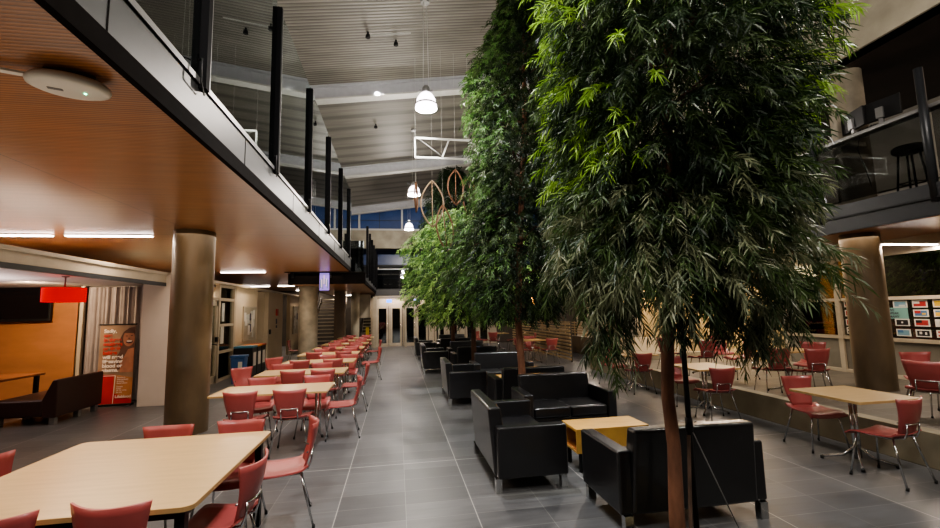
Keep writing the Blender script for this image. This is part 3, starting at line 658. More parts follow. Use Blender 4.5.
# ------------------------------------------------------------------ RIGHT SIDE GLAZING
GX = 9.86
d = struct(MB().box(GX+.02, GX+.03, -3, 9.75, .97, 2.7).build('window_4', 'window_glass'))
b = MB()
for y in (-2.5, .2, 2.9, 5.6, 8.35, 9.75): b.box(GX-.05, GX+.05, y-.05, y+.05, .2, 2.98)
for z in (.24, .97, 1.80, 2.70): b.box(GX-.045, GX+.045, -3, 9.75, z-.035, z+.035)
b.build('window_frame', 'frame_beige', d)
struct(MB().box(GX, GX+.03, -3, 9.75, .24, .95).build('wall_right_panel', 'room_grey'))
struct(MB().box(GX-.02, GX+.03, -3, FAR, 2.7, 2.98).build('wall_right_head', 'frame_beige'))
b = MB(); b.box(GX, GX+.1, 9.8, 16.9, 0, 2.7, 0)
for y in (10.6, 11.5, 12.4, 13.4, 14.6, 15.7): b.box(GX-.012, GX, y-.012, y+.012, .2, 2.7, 1)
struct(b.build('wall_yellow', ['yellow_wall', 'frame_beige']))
d = struct(MB().box(GX, GX+.02, 17, 22.9, 1.0, 2.6).build('window_5', 'dark_glass'))
b = MB()
for y in (17, 18.5, 20, 21.5, 22.9): b.box(GX-.05, GX+.05, y-.06, y+.06, 0, 2.7)
for z in (1.0, 1.8, 2.6): b.box(GX-.04, GX+.04, 17, 22.9, z-.04, z+.04)
b.build('window_frame', 'frame_beige', d)
struct(MB().box(GX, GX+.05, 17, 22.9, 0, 1).build('wall_right_far_panel', 'cream_wall'))
# rooms behind
struct(MB().box(12.8, 12.9, -3, 8.2, .2, 2.98).box(GX+.1, 12.9, 8.2, 8.26, .2, 2.98).build('wall_room_back', 'dark_room'))
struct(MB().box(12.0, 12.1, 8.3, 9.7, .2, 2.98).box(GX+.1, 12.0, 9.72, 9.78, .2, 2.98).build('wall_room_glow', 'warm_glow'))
t = thing('office_chair', 'black high backed office chair inside the orange lit room', 'chair', (10.7, 9.0, .2), radians(-60))
bev(MB().box(-.22, .22, .16, .24, .55, 1.55).build('backrest', 'black_fabric', t), .05, 3); bev(MB().box(-.24, .24, -.22, .22, .45, .54).build('seat', 'black_fabric', t), .03)
MB().tube([(0, 0, .05), (0, 0, .45)], .03, 8).build('pole', 'black_metal', t)
for k in range(5): MB().beam((0, 0, .06), (.28*cos(k*1.257), .28*sin(k*1.257), .03), .04, .04).build('leg', 'black_metal', t)
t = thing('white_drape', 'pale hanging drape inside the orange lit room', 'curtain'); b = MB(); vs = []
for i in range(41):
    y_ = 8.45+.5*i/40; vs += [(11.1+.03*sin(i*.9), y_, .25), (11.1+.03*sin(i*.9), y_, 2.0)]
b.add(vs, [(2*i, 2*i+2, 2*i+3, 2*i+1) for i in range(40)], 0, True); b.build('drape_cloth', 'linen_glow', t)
# flag cards on the glass
def flag(y, z, kind, label, w=.25, h=.14):
    t = thing('flag_card', label, 'flag card', (GX-.0, y, z), 0, 'flag cards stuck on the window')
    MB().box(-.004, .0, -w/2, w/2, -h/2, h/2).build('card', 'paper', t)
    W, Hh = w*.40, h*.36
    def r(y0, y1, z0, z1, m, k=1): MB().box(-.004-.002*k, -.004-.002*(k-1), min(-y0*W, -y1*W), max(-y0*W, -y1*W), z0*Hh, z1*Hh).build('flag_field', m, t)
    r(-1, 1, -1, 1, kind[0])
    for q in kind[1:]: r(*q[1:], q[0], 2)
y1, y2, y3 = 7.16, 6.82, 6.49
yc = [7.13, 6.80, 6.50]
zs = [1.68, 1.50, 1.32, 1.12]
cant = lambda m: (m, -1, 0, 0, 1)
flag(yc[0], zs[0], ['flag_lightblue', ('paper_pale', -.2, .9, -.9, -.3)], 'light blue flag card in the top row beside the brown column')
flag(yc[1], zs[0], ['flag_red', cant('paper')], 'red flag card with white corner in the top row on the window')
flag(yc[2]-.03, zs[0], ['flag_yellow'], 'plain yellow flag card in the top row on the window')
t = thing('notice_card', 'pale teal notice card with three lines of dark writing beside the column', 'notice card', (GX, 7.20, 1.50)); MB().box(-.004, 0, -.19, .19, -.11, .11).build('card', 'flag_teal', t)
for i, s_ in enumerate(('WE', 'SPEAK', 'MANY')):
    o = text(s_, 0, 0, .062, 'paper_dark', t, 0, .02); o.location = (-.006, .14, .045-i*.066); o.rotation_euler = (pi/2, 0, -pi/2)
flag(yc[1], zs[1], ['flag_blue', cant('flag_red'), ('flag_yellow', .2, .8, -.5, .1)], 'blue flag card with red corner in the second row on the window')
flag(yc[2]-.03, zs[1], ['flag_blue', ('flag_yellow', -1, -.2, -1, .3), ('flag_black', -.2, .4, -.6, .5)], 'blue yellow and black flag card in the second row on the window')
flag(yc[0]-.0, zs[2], ['flag_black', ('paper', -.15, .15, -.3, .3)], 'black flag card with white emblem in the third row on the window')
flag(yc[1], zs[2], ['flag_red', cant('flag_black')], 'red flag card with black corner in the third row on the window')
flag(yc[2]-.03, zs[2], ['paper', ('flag_black', -.5, .3, -.6, .6)], 'white flag card with black emblem in the third row on the window')
flag(yc[0], zs[3], ['flag_lightblue', cant('flag_blue')], 'grey blue flag card in the bottom row beside the brown column')
flag(yc[1], zs[3], ['flag_black', ('paper', -.6, -.2, -.3, .6), ('paper', .3, .6, -.5, .4)], 'black and white flag card in the bottom row on the window')
flag(yc[2]-.03, zs[3], ['flag_red', ('paper', -1, 1, -.3, .3)], 'red flag card with white stripe in the bottom row on the window')
for z_, k_, lb in ((1.70, ['flag_red', ('flag_black', -1, 1, -.2, 1)], 'red and black flag card, topmost of four between mullion and column'), (1.50, ['flag_red', ('flag_yellow', -.6, .2, -.5, .3)], 'red flag card with yellow mark, second of four between mullion and column'),
                   (1.30, ['flag_red', ('paper', -.2, .2, -.4, .4)], 'red flag card with white mark, third of four between mullion and column'), (1.12, ['flag_black', ('paper', -1, 1, -.2, .5)], 'black and white flag card, lowest of four between mullion and column')):
    flag(8.12, z_, k_, lb, w=.22)

# ------------------------------------------------------------------ RIGHT UPPER BALCONY
bal = thing('bar_balustrade', 'dark steel posts and glass balustrade with counter rail on the right upper balcony', 'balustrade', (7.9, 0, 3.45))
yy = [-2.1, -.3, 1.5, 3.25, 5.05, 6.85, 8.65, 10.45, 12.25, 14.05, 15.85, 17.65, 19.45, 21.25]
for y in yy: MB().tube([(-.03, y, -.25), (-.03, y, 1.82)], .055, 12).build('post', 'dark_steel', bal)
for a, c in zip(yy[:-1], yy[1:]): MB().box(0, .012, a+.07, c-.07, .08, 1.15).build('glass_panel', 'rail_glass', bal)
t = thing('bar_counter', 'long pale grey counter shelf behind the right upper balustrade', 'counter', (8.045, 9, 3.45))
bev(MB().box(-.11, .10, -11.8, 13.9, 1.18, 1.24).build('worktop', 'metal_grey', t), .006, 1)
for y in range(-11, 14, 3): MB().box(.02, .08, y-.03, y+.03, 0, 1.18).build('leg', 'black_metal', t)
t = thing('bar_stool', 'black round bar stool standing behind the right upper balustrade', 'stool', (8.38, 5.65, 3.45))
MB().lathe([(.0, .84), (.19, .84), (.215, .81), (.215, .76), (.19, .73), (0, .73)], 24).build('seat', 'black_fabric', t)
for k in range(4):
    a = pi/4+k*pi/2; MB().tube([(.13*cos(a), .13*sin(a), .72), (.2*cos(a), .2*sin(a), 0)], .016, 8).build('leg', 'black_metal', t)
MB().tube([(.185*cos(pi/4+k*pi/2), .185*sin(pi/4+k*pi/2), .22) for k in range(5)], .011, 6).build('footrest', 'chrome', t)
def monitor(y, rz, label):
    t = thing('computer_monitor', label, 'monitor', (8.06, y, 4.69), rz)
    bev(MB().box(-.02, .02, -.27, .27, .10, .44).build('screen_body', 'black_metal', t), .008); MB().box(-.06, -.02, -.05, .05, .12, .3).build('stand_neck', 'metal_grey', t)
    MB().box(-.09, .07, -.12, .12, 0, .012).build('stand_base', 'black_metal', t); MB().box(-.03, .03, -.03, .03, .01, .14).build('pole', 'metal_grey', t)
monitor(5.75, radians(12), 'black computer monitor on the upper counter above the stool'); monitor(6.2, radians(-18), 'second black monitor on the upper counter close to the leaves')
b = MB(); pts = []
for i in range(30): pts.append((8.1+.04*sin(i*1.1), 6.2-.012*i+.04*cos(i*1.9), 4.72+.05*abs(sin(i*.8))))
b.tube(pts, .006, 5); b.tube([(8.05, 6.1, 4.7), (7.98, 6.12, 4.4), (8.0, 6.05, 4.05), (8.02, 6.0, 3.7)], .006, 5)
tag(b.build('monitor_cable', 'black_rubber'), 'tangle of black cable beside the monitors hanging off the counter', 'cable')

# ------------------------------------------------------------------ SLAT SCREEN + RAMP at far right
t = thing('slat_screen', 'long horizontal timber slat screen between the far tables and the ramp', 'screen', (5.6, 13.7, 0))
MB_ = MB()
for k in range(11): MB_.box(-.02, .02, -.02, 7.2, .06+k*.115, .06+k*.115+.055)
MB_.build('slats', 'slat_wood', t)
for k in range(7): MB().box(.02, .07, k*1.15, k*1.15+.06, 0, 1.3).build('post', 'stair_metal', t)
struct(MB().box(6.95, 7.1, 13.6, 21, 0, .66).box(5.64, 6.95, 20.9, 21.0, 0, .66).build('wall_ramp', 'column_brown'))
struct(MB().box(6.95, 9.86, 13.55, 13.7, 0, .66).build('wall_ramp_end', 'curb')) if False else None
t = thing('ramp_railing', 'low timber rail fence on top of the dark ramp wall', 'railing', (7.02, 13.7, .66))
b = MB()
for k in range(5): b.box(-.02, .02, 0, 7.2, .1+k*.1, .14+k*.1)
b.build('rails', 'slat_wood', t)
for k in range(8): MB().box(.02, .05, k*1.0, k*1.0+.05, 0, .56).build('post', 'slat_wood', t)
struct(MB().box(7.1, 9.86, 13.6, 13.75, 0, .72).build('wall_ramp_front', 'cream_wall'))
tag(bev(MB().box(3.45, 3.72, 12.8, 13.1, 0, .34).box(3.5, 3.67, 12.85, 13.05, .34, .36).build('yellow_crate', 'yellow_box'), .02), 'small yellow storage box on the floor before the far cafe table', 'box')
t = thing('fairy_light_figure', 'small glowing orange ornament in front of the dark far wall', 'lamp', (7.2, 22.6, 0)); MB().tube([(0, 0, 0), (0, 0, 1.5)], .02, 8).build('pole', 'black_metal', t)
MB().lathe([(.0, 1.5), (.09, 1.6), (.13, 1.8), (.09, 2.1), (.03, 2.4), (0, 2.5)], 12).build('lamp_shade', 'orange_glow', t)

# ------------------------------------------------------------------ CHAIRS
def make_chair(name, label, loc, rz, group):
    t = thing(name, label, 'chair', loc, rz, group)
    def seat(u, v):
        x = (u-.5)*(.40+.05*v); y = -.20+.42*v
        z = .445+.018*(2*u-1)**2-.012*sin(v*pi)+(.03*(1-v/.15)**2 if v < .15 else 0)-(.05*((v-.8)/.2)**2 if v > .8 else 0)
        return (x, y, z)
    MB().shell(seat, 8, 10, .012).build('seat', 'red_shell', t)
    def back(u, v):
        w = .245+.165*v**.8; x = (u-.5)*w; c = (2*u-1)**2
        y = -.195-.105*v+.05*c*(.3+v)-.02*sin(pi*v); z = .452+.353*v+.012*c*v
        return (x, y, z)
    MB().shell(back, 10, 8, .011).build('backrest', 'red_shell', t)
    for sx in (-1, 1):
        for (y0, y1) in ((.15, .20), (-.15, -.25)):
            lg = MB().tube([(sx*.155, y0, .428), (sx*.185, y0+(y1-y0)*.35, .27), (sx*.225, y1, .01)], .0095, 6).build('leg', 'chrome', t)
            MB().tube([(sx*.222, y1-.002, .03), (sx*.226, y1, 0)], .013, 6).build('foot_cap', 'black_rubber', lg)
    b = MB(); b.tube([(-.155, .15, .425), (.155, .15, .425)], .008, 6); b.tube([(-.155, -.15, .425), (.155, -.15, .425)], .008, 6)
    for s in (-1, 1): b.tube([(s*.155, -.15, .425), (s*.155, .15, .425)], .008, 6); b.tube([(s*.19, -.17, .27), (s*.19, .165, .27)], .006, 5) if False else None
    b.build('seat_frame', 'chrome', t)
    b = MB(); b.tube([(-.155, -.195, .585), (-.08, -.245, .577), (0, -.258, .575), (.08, -.245, .577), (.155, -.195, .585)], .0075, 6)
    for s in (-1, 1): b.tube([(s*.10, -.13, .425), (s*.10, -.21, .44), (s*.098, -.235, .50), (s*.098, -.240, .578)], .0085, 6)
    b.build('back_support', 'chrome', t)
    return t
CH = None
def chair(x, y, rz, label, group='red moulded cafe chairs', z=0):
    global CH
    if CH is None: CH = make_chair('cafe_chair', label, (x, y, z), radians(rz), group); return CH
    return dup(CH, 'cafe_chair', label, 'chair', (x, y, z), radians(rz), group)

# big near table : black legs, rounded corners
def round_rect(x0, x1, y0, y1, r, n=5):
    P = []
    for cx, cy, a in ((x1-r, y0+r, -pi/2), (x1-r, y1-r, 0), (x0+r, y1-r, pi/2), (x0+r, y0+r, pi)):
        P += [(cx+r*cos(a+pi/2*i/n), cy+r*sin(a+pi/2*i/n)) for i in range(n+1)]
    return P
t = thing('large_table', 'large light wood laminate table with black legs, nearest on the left', 'table', (-1.8, 3.4, 0))
MB().prism(round_rect(-.73, .72, -.76, .75, .06), .718, .74).build('tabletop', 'laminate', t); MB().prism(round_rect(-.732, .722, -.762, .752, .06), .714, .7385).build('edge_band', 'table_edge', t)
for x in (-.64, .64):
    for y in (-.68, .67): MB().box(x-.025, x+.025, y-.025, y+.025, 0, .715).build('leg', 'black_metal', t)
MB().box(-.64, .64, -.70, -.66, .66, .712).box(-.64, .64, .65, .69, .66, .712).box(-.66, -.62, -.68, .67, .66, .712).box(.62, .66, -.68, .67, .66, .712).build('under_frame', 'black_metal', t)

def t_leg(x):
    b = MB(); b.tube([(x-.02, -.03, .71), (x-.02, -.03, .12), (x-.02, -.24, .03)], .016, 8); b.tube([(x+.02, .03, .71), (x+.02, .03, .12), (x+.02, .24, .03)], .016, 8)
    b.box(x-.05, x+.05, -.25, .25, .70, .715); return b
def make_long(label, loc, w=1.45, d=.76):
    t = thing('cafe_table', label, 'table', loc, 0, 'narrow laminate tables along the left side')
    MB().prism(round_rect(-w/2, w/2, -d/2, d/2, .03), .718, .74).build('tabletop', 'laminate', t)
    for sx in (-.55, .55):
        l = t_leg(sx).build('leg', 'chrome', t)
        for s in (-1, 1): MB().tube([(sx+s*.02, s*.25, .03), (sx+s*.02, s*.25, 0)], .018, 8).build('foot_cap', 'black_rubber', l)
    return t
ordn = ['second', 'third', 'fourth', 'fifth', 'sixth', 'seventh', 'eighth', 'ninth']
TY = [(6.42, .78), (8.2, .78), (9.88, .78), (11.75, .76), (13.55, .76), (15.35, .76), (17.1, .76), (18.85, .76)]
LT = None
for i, (y, d_) in enumerate(TY):
    lb = 'narrow light wood table, %s in the left row counting the large near table as first' % ordn[i]
    if LT is None: LT = make_long(lb, (-1.63, y, 0))
    else: dup(LT, 'cafe_table', lb, 'table', (-1.63 if i < 3 else -1.70, y, 0), 0, 'narrow laminate tables along the left side')
# chairs round the large table
G = 'red chairs around the large near table'
chair(-1.40, 2.82, -8, 'red chair seen from behind at the near edge of the large table, right one', G)
chair(-1.95, 2.78, 4, 'red chair seen from behind at the near edge of the large table, left one', G)
chair(-1.16, 3.18, 84, 'red chair at the right end of the large table, seat tucked furthest under', G)
chair(-.98, 4.08, 104, 'red chair pulled out from the far right corner of the large table', G)
chair(-1.94, 4.00, 180, 'red chair behind the large table in front of the brown column', G)
chair(-1.38, 4.04, 178, 'red chair behind the large table, beside its black corner leg', G)
chair(-2.50, 3.55, -92, 'red chair at the left end of the large table, only its back top showing', G)
NX = [(-1.90, -1.33), (-1.72, -1.24), (-1.97, -1.32), (-2.0, -1.33), (-1.95, -1.3), (-2.0, -1.35), (-1.95, -1.3), (-1.95, -1.3)]
FX = [(-1.98, -1.21), (-2.17, -1.43), (-1.59, -1.10), (-2.0, -1.3), (-1.9, -1.25), (-2.0, -1.3), (-1.95, -1.3), (-1.95, -1.3)]
NO = [.08-.42, .20-.40, .20-.36, .22-.38, .24-.40, -.18, -.18, -.18]
rr = random.Random(11)
G = 'red chairs along the row of narrow tables'
for i, (y, d_) in enumerate(TY):
    nm = ordn[i]+' table'
    ny = (6.09, 8.0, 9.70, 11.55, 13.35, 15.15, 16.9, 18.65)[i]; fy = (6.85, 8.65, 10.25, 12.15, 13.95, 15.75, 17.5, 19.25)[i]
    chair(NX[i][0], ny, rr.uniform(-5, 5), 'red chair seen from behind, left one at the %s in the row' % nm, G)
    chair(NX[i][1], ny, rr.uniform(-5, 5), 'red chair seen from behind, right one at the %s in the row' % nm, G)
    chair(FX[i][0], fy, 180+rr.uniform(-6, 6), 'red chair facing the viewer, left one across the %s in the row' % nm, G)
    chair(FX[i][1], fy, 180+rr.uniform(-6, 6), 'red chair facing the viewer, right one across the %s in the row' % nm, G)
G = 'red chairs at the ends of the narrow tables'
chair(-.80, 6.66, 96, 'red chair in profile at the aisle end of the second table in the row', G)
chair(-.80, 8.36, 92, 'red chair at the aisle end of the third table in the row', G)
chair(-.70, 12.0, 100, 'red chair with long shadow at the aisle end of the fifth table in the row', G)
chair(-.82, 15.4, 95, 'red chair at the aisle end of the seventh table in the row', G)
chair(-2.60, 8.38, -135, 'red chair angled at the wall end of the third table before the blue bin', G)
chair(-2.52, 10.10, -140, 'red chair at the wall end of the fourth table in the row', G)
chair(-3.66, 16.9, -90, 'red chair standing alone against the far concrete column', G)
# dropped red chair seat glimpses near stairs
chair(-3.2, 18.9, -60, 'red chair at the foot of the staircase at the wall end of the ninth table', G)

# right side tables
def make_small(label, loc, w, d, grp):
    t = thing('square_table', label, 'table', loc, 0, grp)
    MB().prism(round_rect(-w/2, w/2, -d/2, d/2, .012), .716, .74).build('tabletop', 'laminate', t)
    b = MB(); b.tube([(-.03, 0, .71), (-.03, 0, .05)], .017, 8).tube([(.03, 0, .71), (.03, 0, .05)], .017, 8).box(-.12, .12, -.12, .12, .70, .716); b.build('pedestal', 'chrome', t)
    for k in range(4):
        a = pi/4+k*pi/2; l = MB().tube([(.03*cos(a), .03*sin(a), .16), (.12*cos(a), .12*sin(a), .07), (.31*cos(a), .31*sin(a), .025)], .014, 8).build('foot', 'chrome', t)
        MB().tube([(.31*cos(a), .31*sin(a), .03), (.31*cos(a), .31*sin(a), 0)], .018, 8).build('foot_cap', 'black_rubber', l)
    return t
GS = 'small square laminate tables on the right'
ST = make_small('square wooden topped table beside the curb, nearest on the right', (4.94, 4.16, 0), .78, .80, GS)
dup(ST, 'square_table', 'square table beside the curb seen just right of the near tree trunk and black pole', 'table', (5.02, 6.62, 0), 0, GS)
dup(ST, 'square_table', 'square table beside the curb under the drooping branches left of the near trunk', 'table', (5.0, 8.85, 0), 0, GS)
dup(ST, 'square_table', 'table on the stone platform between the pair of backs and the window', 'table', (6.75, 6.75, .2), 0, GS)
dup(ST, 'square_table', 'table on the stone platform in front of the pale yellow wall', 'table', (6.9, 8.95, .2), 0, GS)
dup(ST, 'square_table', 'table at the right edge of the photograph on the stone platform', 'table', (7.36, 4.2, .2), 0, GS)
dup(ST, 'square_table', 'far square table in front of the timber slat screen', 'table', (4.45, 14.1, 0), 0, GS)
dup(ST, 'square_table', 'most distant square table near the far dark wall', 'table', (4.4, 18.9, 0), 0, GS)
G = 'red chairs on the right side'
chair(5.02, 4.70, 172, 'pink-red chair facing viewer behind the nearest small square table on the right', G)
chair(4.80, 3.76, 10, 'red chair, back to viewer, at the near side of nearest small table on the right', G)
chair(4.82, 6.14, -8, 'red chair, back to viewer, at the second square table by the curb', G)
chair(5.02, 7.24, 176, 'red chair facing viewer behind the second square table by the curb', G)
chair(4.92, 8.45, -8, 'red chair, back to viewer, at the third square table by the curb', G)
chair(4.86, 9.42, 190, 'red chair half hidden by hanging leaves behind the third square table by the curb', G)
chair(6.32, 6.62, -18, 'red chair, back to viewer, on the platform left of a matching pair, under the leaves', G, .2)
chair(6.68, 6.28, -12, 'red chair, back to viewer, on the platform in front of the tall window mullion', G, .2)
chair(7.50, 6.98, 120, 'red chair on the platform just left of the brown column at the window', G, .2)
chair(6.52, 8.60, -8, 'red chair, back to viewer, on the platform between black pole and yellow wall', G, .2)
chair(6.45, 9.6, -80, 'red chair in profile on the platform just right of the near tree trunk', G, .2)
chair(7.15, 8.3, 80, 'red chair in profile with dark legs on the platform before the yellow wall', G, .2)
chair(7.60, 9.35, 150, 'red chair facing viewer on the platform against the yellow wall', G, .2)
chair(7.2, 4.93, 163, 'red chair behind, on the platform right of the brown column', G, .2)
chair(6.51, 4.50, -60, 'red chair, back to viewer, on the platform at the right edge of the photograph', G, .2)
G = 'red chairs at the far tables'
chair(4.85, 13.6, 0, 'red chair, back to viewer, at the far table in front of the slat screen', G)
chair(4.05, 13.9, -80, 'red chair in profile at the far table in front of the slat screen', G)
chair(4.6, 14.7, 185, 'red chair behind the far table in front of the slat screen', G)
chair(4.1, 18.5, -20, 'distant red chair, back to viewer, at the most distant square table', G)
chair(5.0, 18.8, 90, 'distant red chair in profile at the most distant square table', G)
chair(3.75, 19.4, -130, 'distant red chair beside a pale door post left of the most distant table', G)
chair(5.1, 16.6, 80, 'red chair standing between the two far square tables', G)

# ------------------------------------------------------------------ SOFAS
def make_sofa(label, loc, rz, grp):
    """faces +y in local space; back at y=-.375"""
    t = thing('leather_sofa', label, 'sofa', loc, rz, grp)
    W = .655
    for s in (-1, 1):
        x0, x1 = (s*W, s*(W-.13)) if s < 0 else (W-.13, W)
        bev(MB().box(x0, x1, -.33, .375, .13, .61).build('armrest', 'leather', t), .022, 3)
    # leaning back with flat rear face
    y0 = -.375
    bk = MB().add([(-W+.10, y0+.03, .13), (W-.10, y0+.03, .13), (W-.10, y0+.20, .13), (-W+.10, y0+.20, .13), (-W+.12, y0-.02, .78), (W-.12, y0-.02, .78), (W-.12, y0+.11, .78), (-W+.12, y0+.11, .78)],
                  [(3, 2, 1, 0), (0, 1, 5, 4), (1, 2, 6, 5), (2, 3, 7, 6), (3, 0, 4, 7), (4, 5, 6, 7)]).build('backrest', 'leather', t); bev(bk, .028, 3)
    bev(MB().box(-W+.12, W-.12, -.30, .345, .14, .29).build('seat_base', 'leather', t), .012, 2)
    for s in (-1, 1):
        x0, x1 = sorted((s*.004, s*(W-.135)))
        b = MB(); b.box(x0, x1, -.20, .365, .295, .43)
        bev(b.build('seat_cushion', 'leather', t), .03, 3)
    for sx in (-1, 1):
        for sy in (-.32, .335):
            MB().box(sx*(W-.06)-.035, sx*(W-.06)+.035, sy-.03, sy+.03, 0, .132).build('leg', 'chrome', t)
    return t
GSO = 'black leather two-seat sofas down the middle of the hall'
S0 = make_sofa('black leather sofa in side view at the aisle, left of the nearest coffee table', (1.275, 4.87, 0), radians(-90), GSO)
def sofa(x, y, rz, label): return dup(S0, 'leather_sofa', label, 'sofa', (x, y, 0), radians(rz), GSO)
sofa(2.355, 3.64, 0, 'black leather sofa seen from behind right behind the near tree trunk')
sofa(2.31, 6.07, 180, 'black leather sofa facing viewer behind the nearest wooden coffee table')
sofa(1.28, 8.80, -90, 'black leather sofa in side view at the aisle in the second seating group')
sofa(2.25, 7.50, 0, 'black leather sofa, back to viewer, closing the second seating group behind a thin trunk')
sofa(2.27, 9.62, 180, 'glossy black sofa facing viewer in the second seating group')
sofa(1.07, 13.2, -90, 'black leather sofa in side view at the aisle in the third seating group')
sofa(2.12, 12.02, 0, 'black leather sofa, back to viewer, closing the third seating group')
sofa(2.2, 13.68, 180, 'black leather sofa facing viewer in the third seating group')
sofa(1.03, 17.05, -90, 'black leather sofa in side view at the aisle in the most distant seating group')
sofa(2.05, 15.95, 0, 'black leather sofa, back to viewer, in the most distant seating group')
sofa(2.25, 17.9, 180, 'black leather sofa facing viewer in the most distant seating group')
def coffee(x, y, label):
    t = thing('coffee_table', label, 'coffee table', (x, y, 0), 0, 'small wooden box coffee tables between the sofas')
    w, d = .42, .21
    b = MB(); b.box(-w, w, -d, d, .425, .45, 0); b.box(-w, w, -d, d, .20, .222, 0); b.box(-w+.0, w, -d, -d+.02, .222, .425, 0); b.box(-w, w, d-.02, d, .222, .425, 0); b.box(-.01, .01, -d+.02, d-.02, .222, .425, 1)
    b.box(-w+.01, w-.01, -d+.02, d-.02, .2225, .226, 1)
    b.build('box_shelf', ['coffee_wood', 'coffee_inside'], t)
    for sx in (-1, 1):
        for sy in (-1, 1): MB().box(sx*(w-.06)-.02, sx*(w-.06)+.02, sy*(d-.04)-.02, sy*(d-.04)+.02, 0, .2).build('leg', 'black_metal', t)
coffee(2.30, 4.755, 'honey coloured wooden box coffee table between the three nearest sofas')
coffee(2.25, 8.5, 'wooden box coffee table hidden among sofas of the second seating group')
t = thing('litter_bin', 'slim pale post standing between the distant aisle sofas', 'post', (1.78, 18.9, 0)); MB().tube([(0, 0, 0.02), (0, 0, 1.2)], .05, 12).build('post_body', 'concrete_pale', t); MB().lathe([(.12, 0), (.12, .02), (.02, .03)], 16, cap=(True, True)).build('base', 'metal_grey', t)
t.name = 'marker_post'

# ------------------------------------------------------------------ TREES
import numpy as np
def frond_mesh(name, mats, sprays, parent, seed, leaf_len, leaf_w, per, twig_r=.002):
    """each spray is a drooping twig with slender leaves set round it"""
    rg = np.random.default_rng(seed); n = len(sprays); k = 5
    O = np.array([q[0] for q in sprays], float); D = np.array([q[1] for q in sprays], float); LN = np.array([q[2] for q in sprays], float); MI = np.array([q[3] for q in sprays])
    nrm = lambda a: a/(np.linalg.norm(a, axis=-1, keepdims=True)+1e-9)
    D = nrm(D); P = [O]; dd = D.copy()
    for i in range(k):
        P.append(P[-1]+dd*(LN/k)[:, None]); dd = nrm(dd+np.array([0, 0, -.26]))
    P = np.stack(P, 1); Z = np.array([0, 0, 1.]); V = []; Fq = []; Ft = []; Mq = []; Mt = []; base = 0
    side = nrm(np.cross(dd, Z))*twig_r
    for i in range(k+1): V.append(P[:, i]-side); V.append(P[:, i]+side)
    ids = np.arange(n)
    for i in range(k):
        a = 2*i*n; Fq.append(np.stack([a+ids, a+n+ids, a+3*n+ids, a+2*n+ids], 1)); Mq.append(MI)
    base = 2*(k+1)*n
    for j in range(per):
        s = .10+.90*(j+.5)/per; f = s*k; i = min(int(f), k-1); q = P[:, i]+(P[:, i+1]-P[:, i])*(f-i)
        ax = nrm(P[:, i+1]-P[:, i]); a = nrm(np.cross(ax, Z)); c = np.cross(a, ax)
        th = j*2.399+rg.uniform(-.5, .5, n); rad = a*np.cos(th)[:, None]+c*(np.sin(th)*.7)[:, None]
        ld = nrm(ax*rg.uniform(.6, 1.2, (n, 1))+rad*rg.uniform(.6, 1.0, (n, 1)))
        L = (leaf_len*rg.uniform(.65, 1.2, n)*(1.0 if s < .85 else .8))[:, None]; w = (leaf_w*rg.uniform(.8, 1.2, n))[:, None]
        w2 = nrm(np.cross(ld, rg.normal(size=(n, 3))))*w*.5; dr = Z*(-.30)*L
        m1 = q+ld*L*.5+dr*.2; e = q+ld*L+dr
        V += [q-w2*.3, q+w2*.3, m1+w2, m1-w2, e]; b = base+ids
        Fq.append(np.stack([b, b+n, b+2*n, b+3*n], 1)); Mq.append(MI); Ft.append(np.stack([b+3*n, b+2*n, b+4*n], 1)); Mt.append(MI); base += 5*n
    V = np.concatenate(V); Fq = np.concatenate(Fq); Ft = np.concatenate(Ft); M = np.concatenate(Mq+Mt)
    me = bpy.data.meshes.new(name); me.vertices.add(len(V)); me.vertices.foreach_set('co', V.astype(np.float32).ravel())
    nl = Fq.size+Ft.size; me.loops.add(nl); me.loops.foreach_set('vertex_index', np.concatenate([Fq.ravel(), Ft.ravel()]).astype(np.int32))
    npo = len(Fq)+len(Ft); me.polygons.add(npo)
    st = np.concatenate([np.arange(len(Fq))*4, len(Fq)*4+np.arange(len(Ft))*3]).astype(np.int32)
    me.polygons.foreach_set('loop_start', st); me.polygons.foreach_set('material_index', M.astype(np.int32))
    for q in mats: me.materials.append(MATS[q])
    me.update(calc_edges=True); ob = bpy.data.objects.new(name, me); col.objects.link(ob); ob.parent = parent; return ob
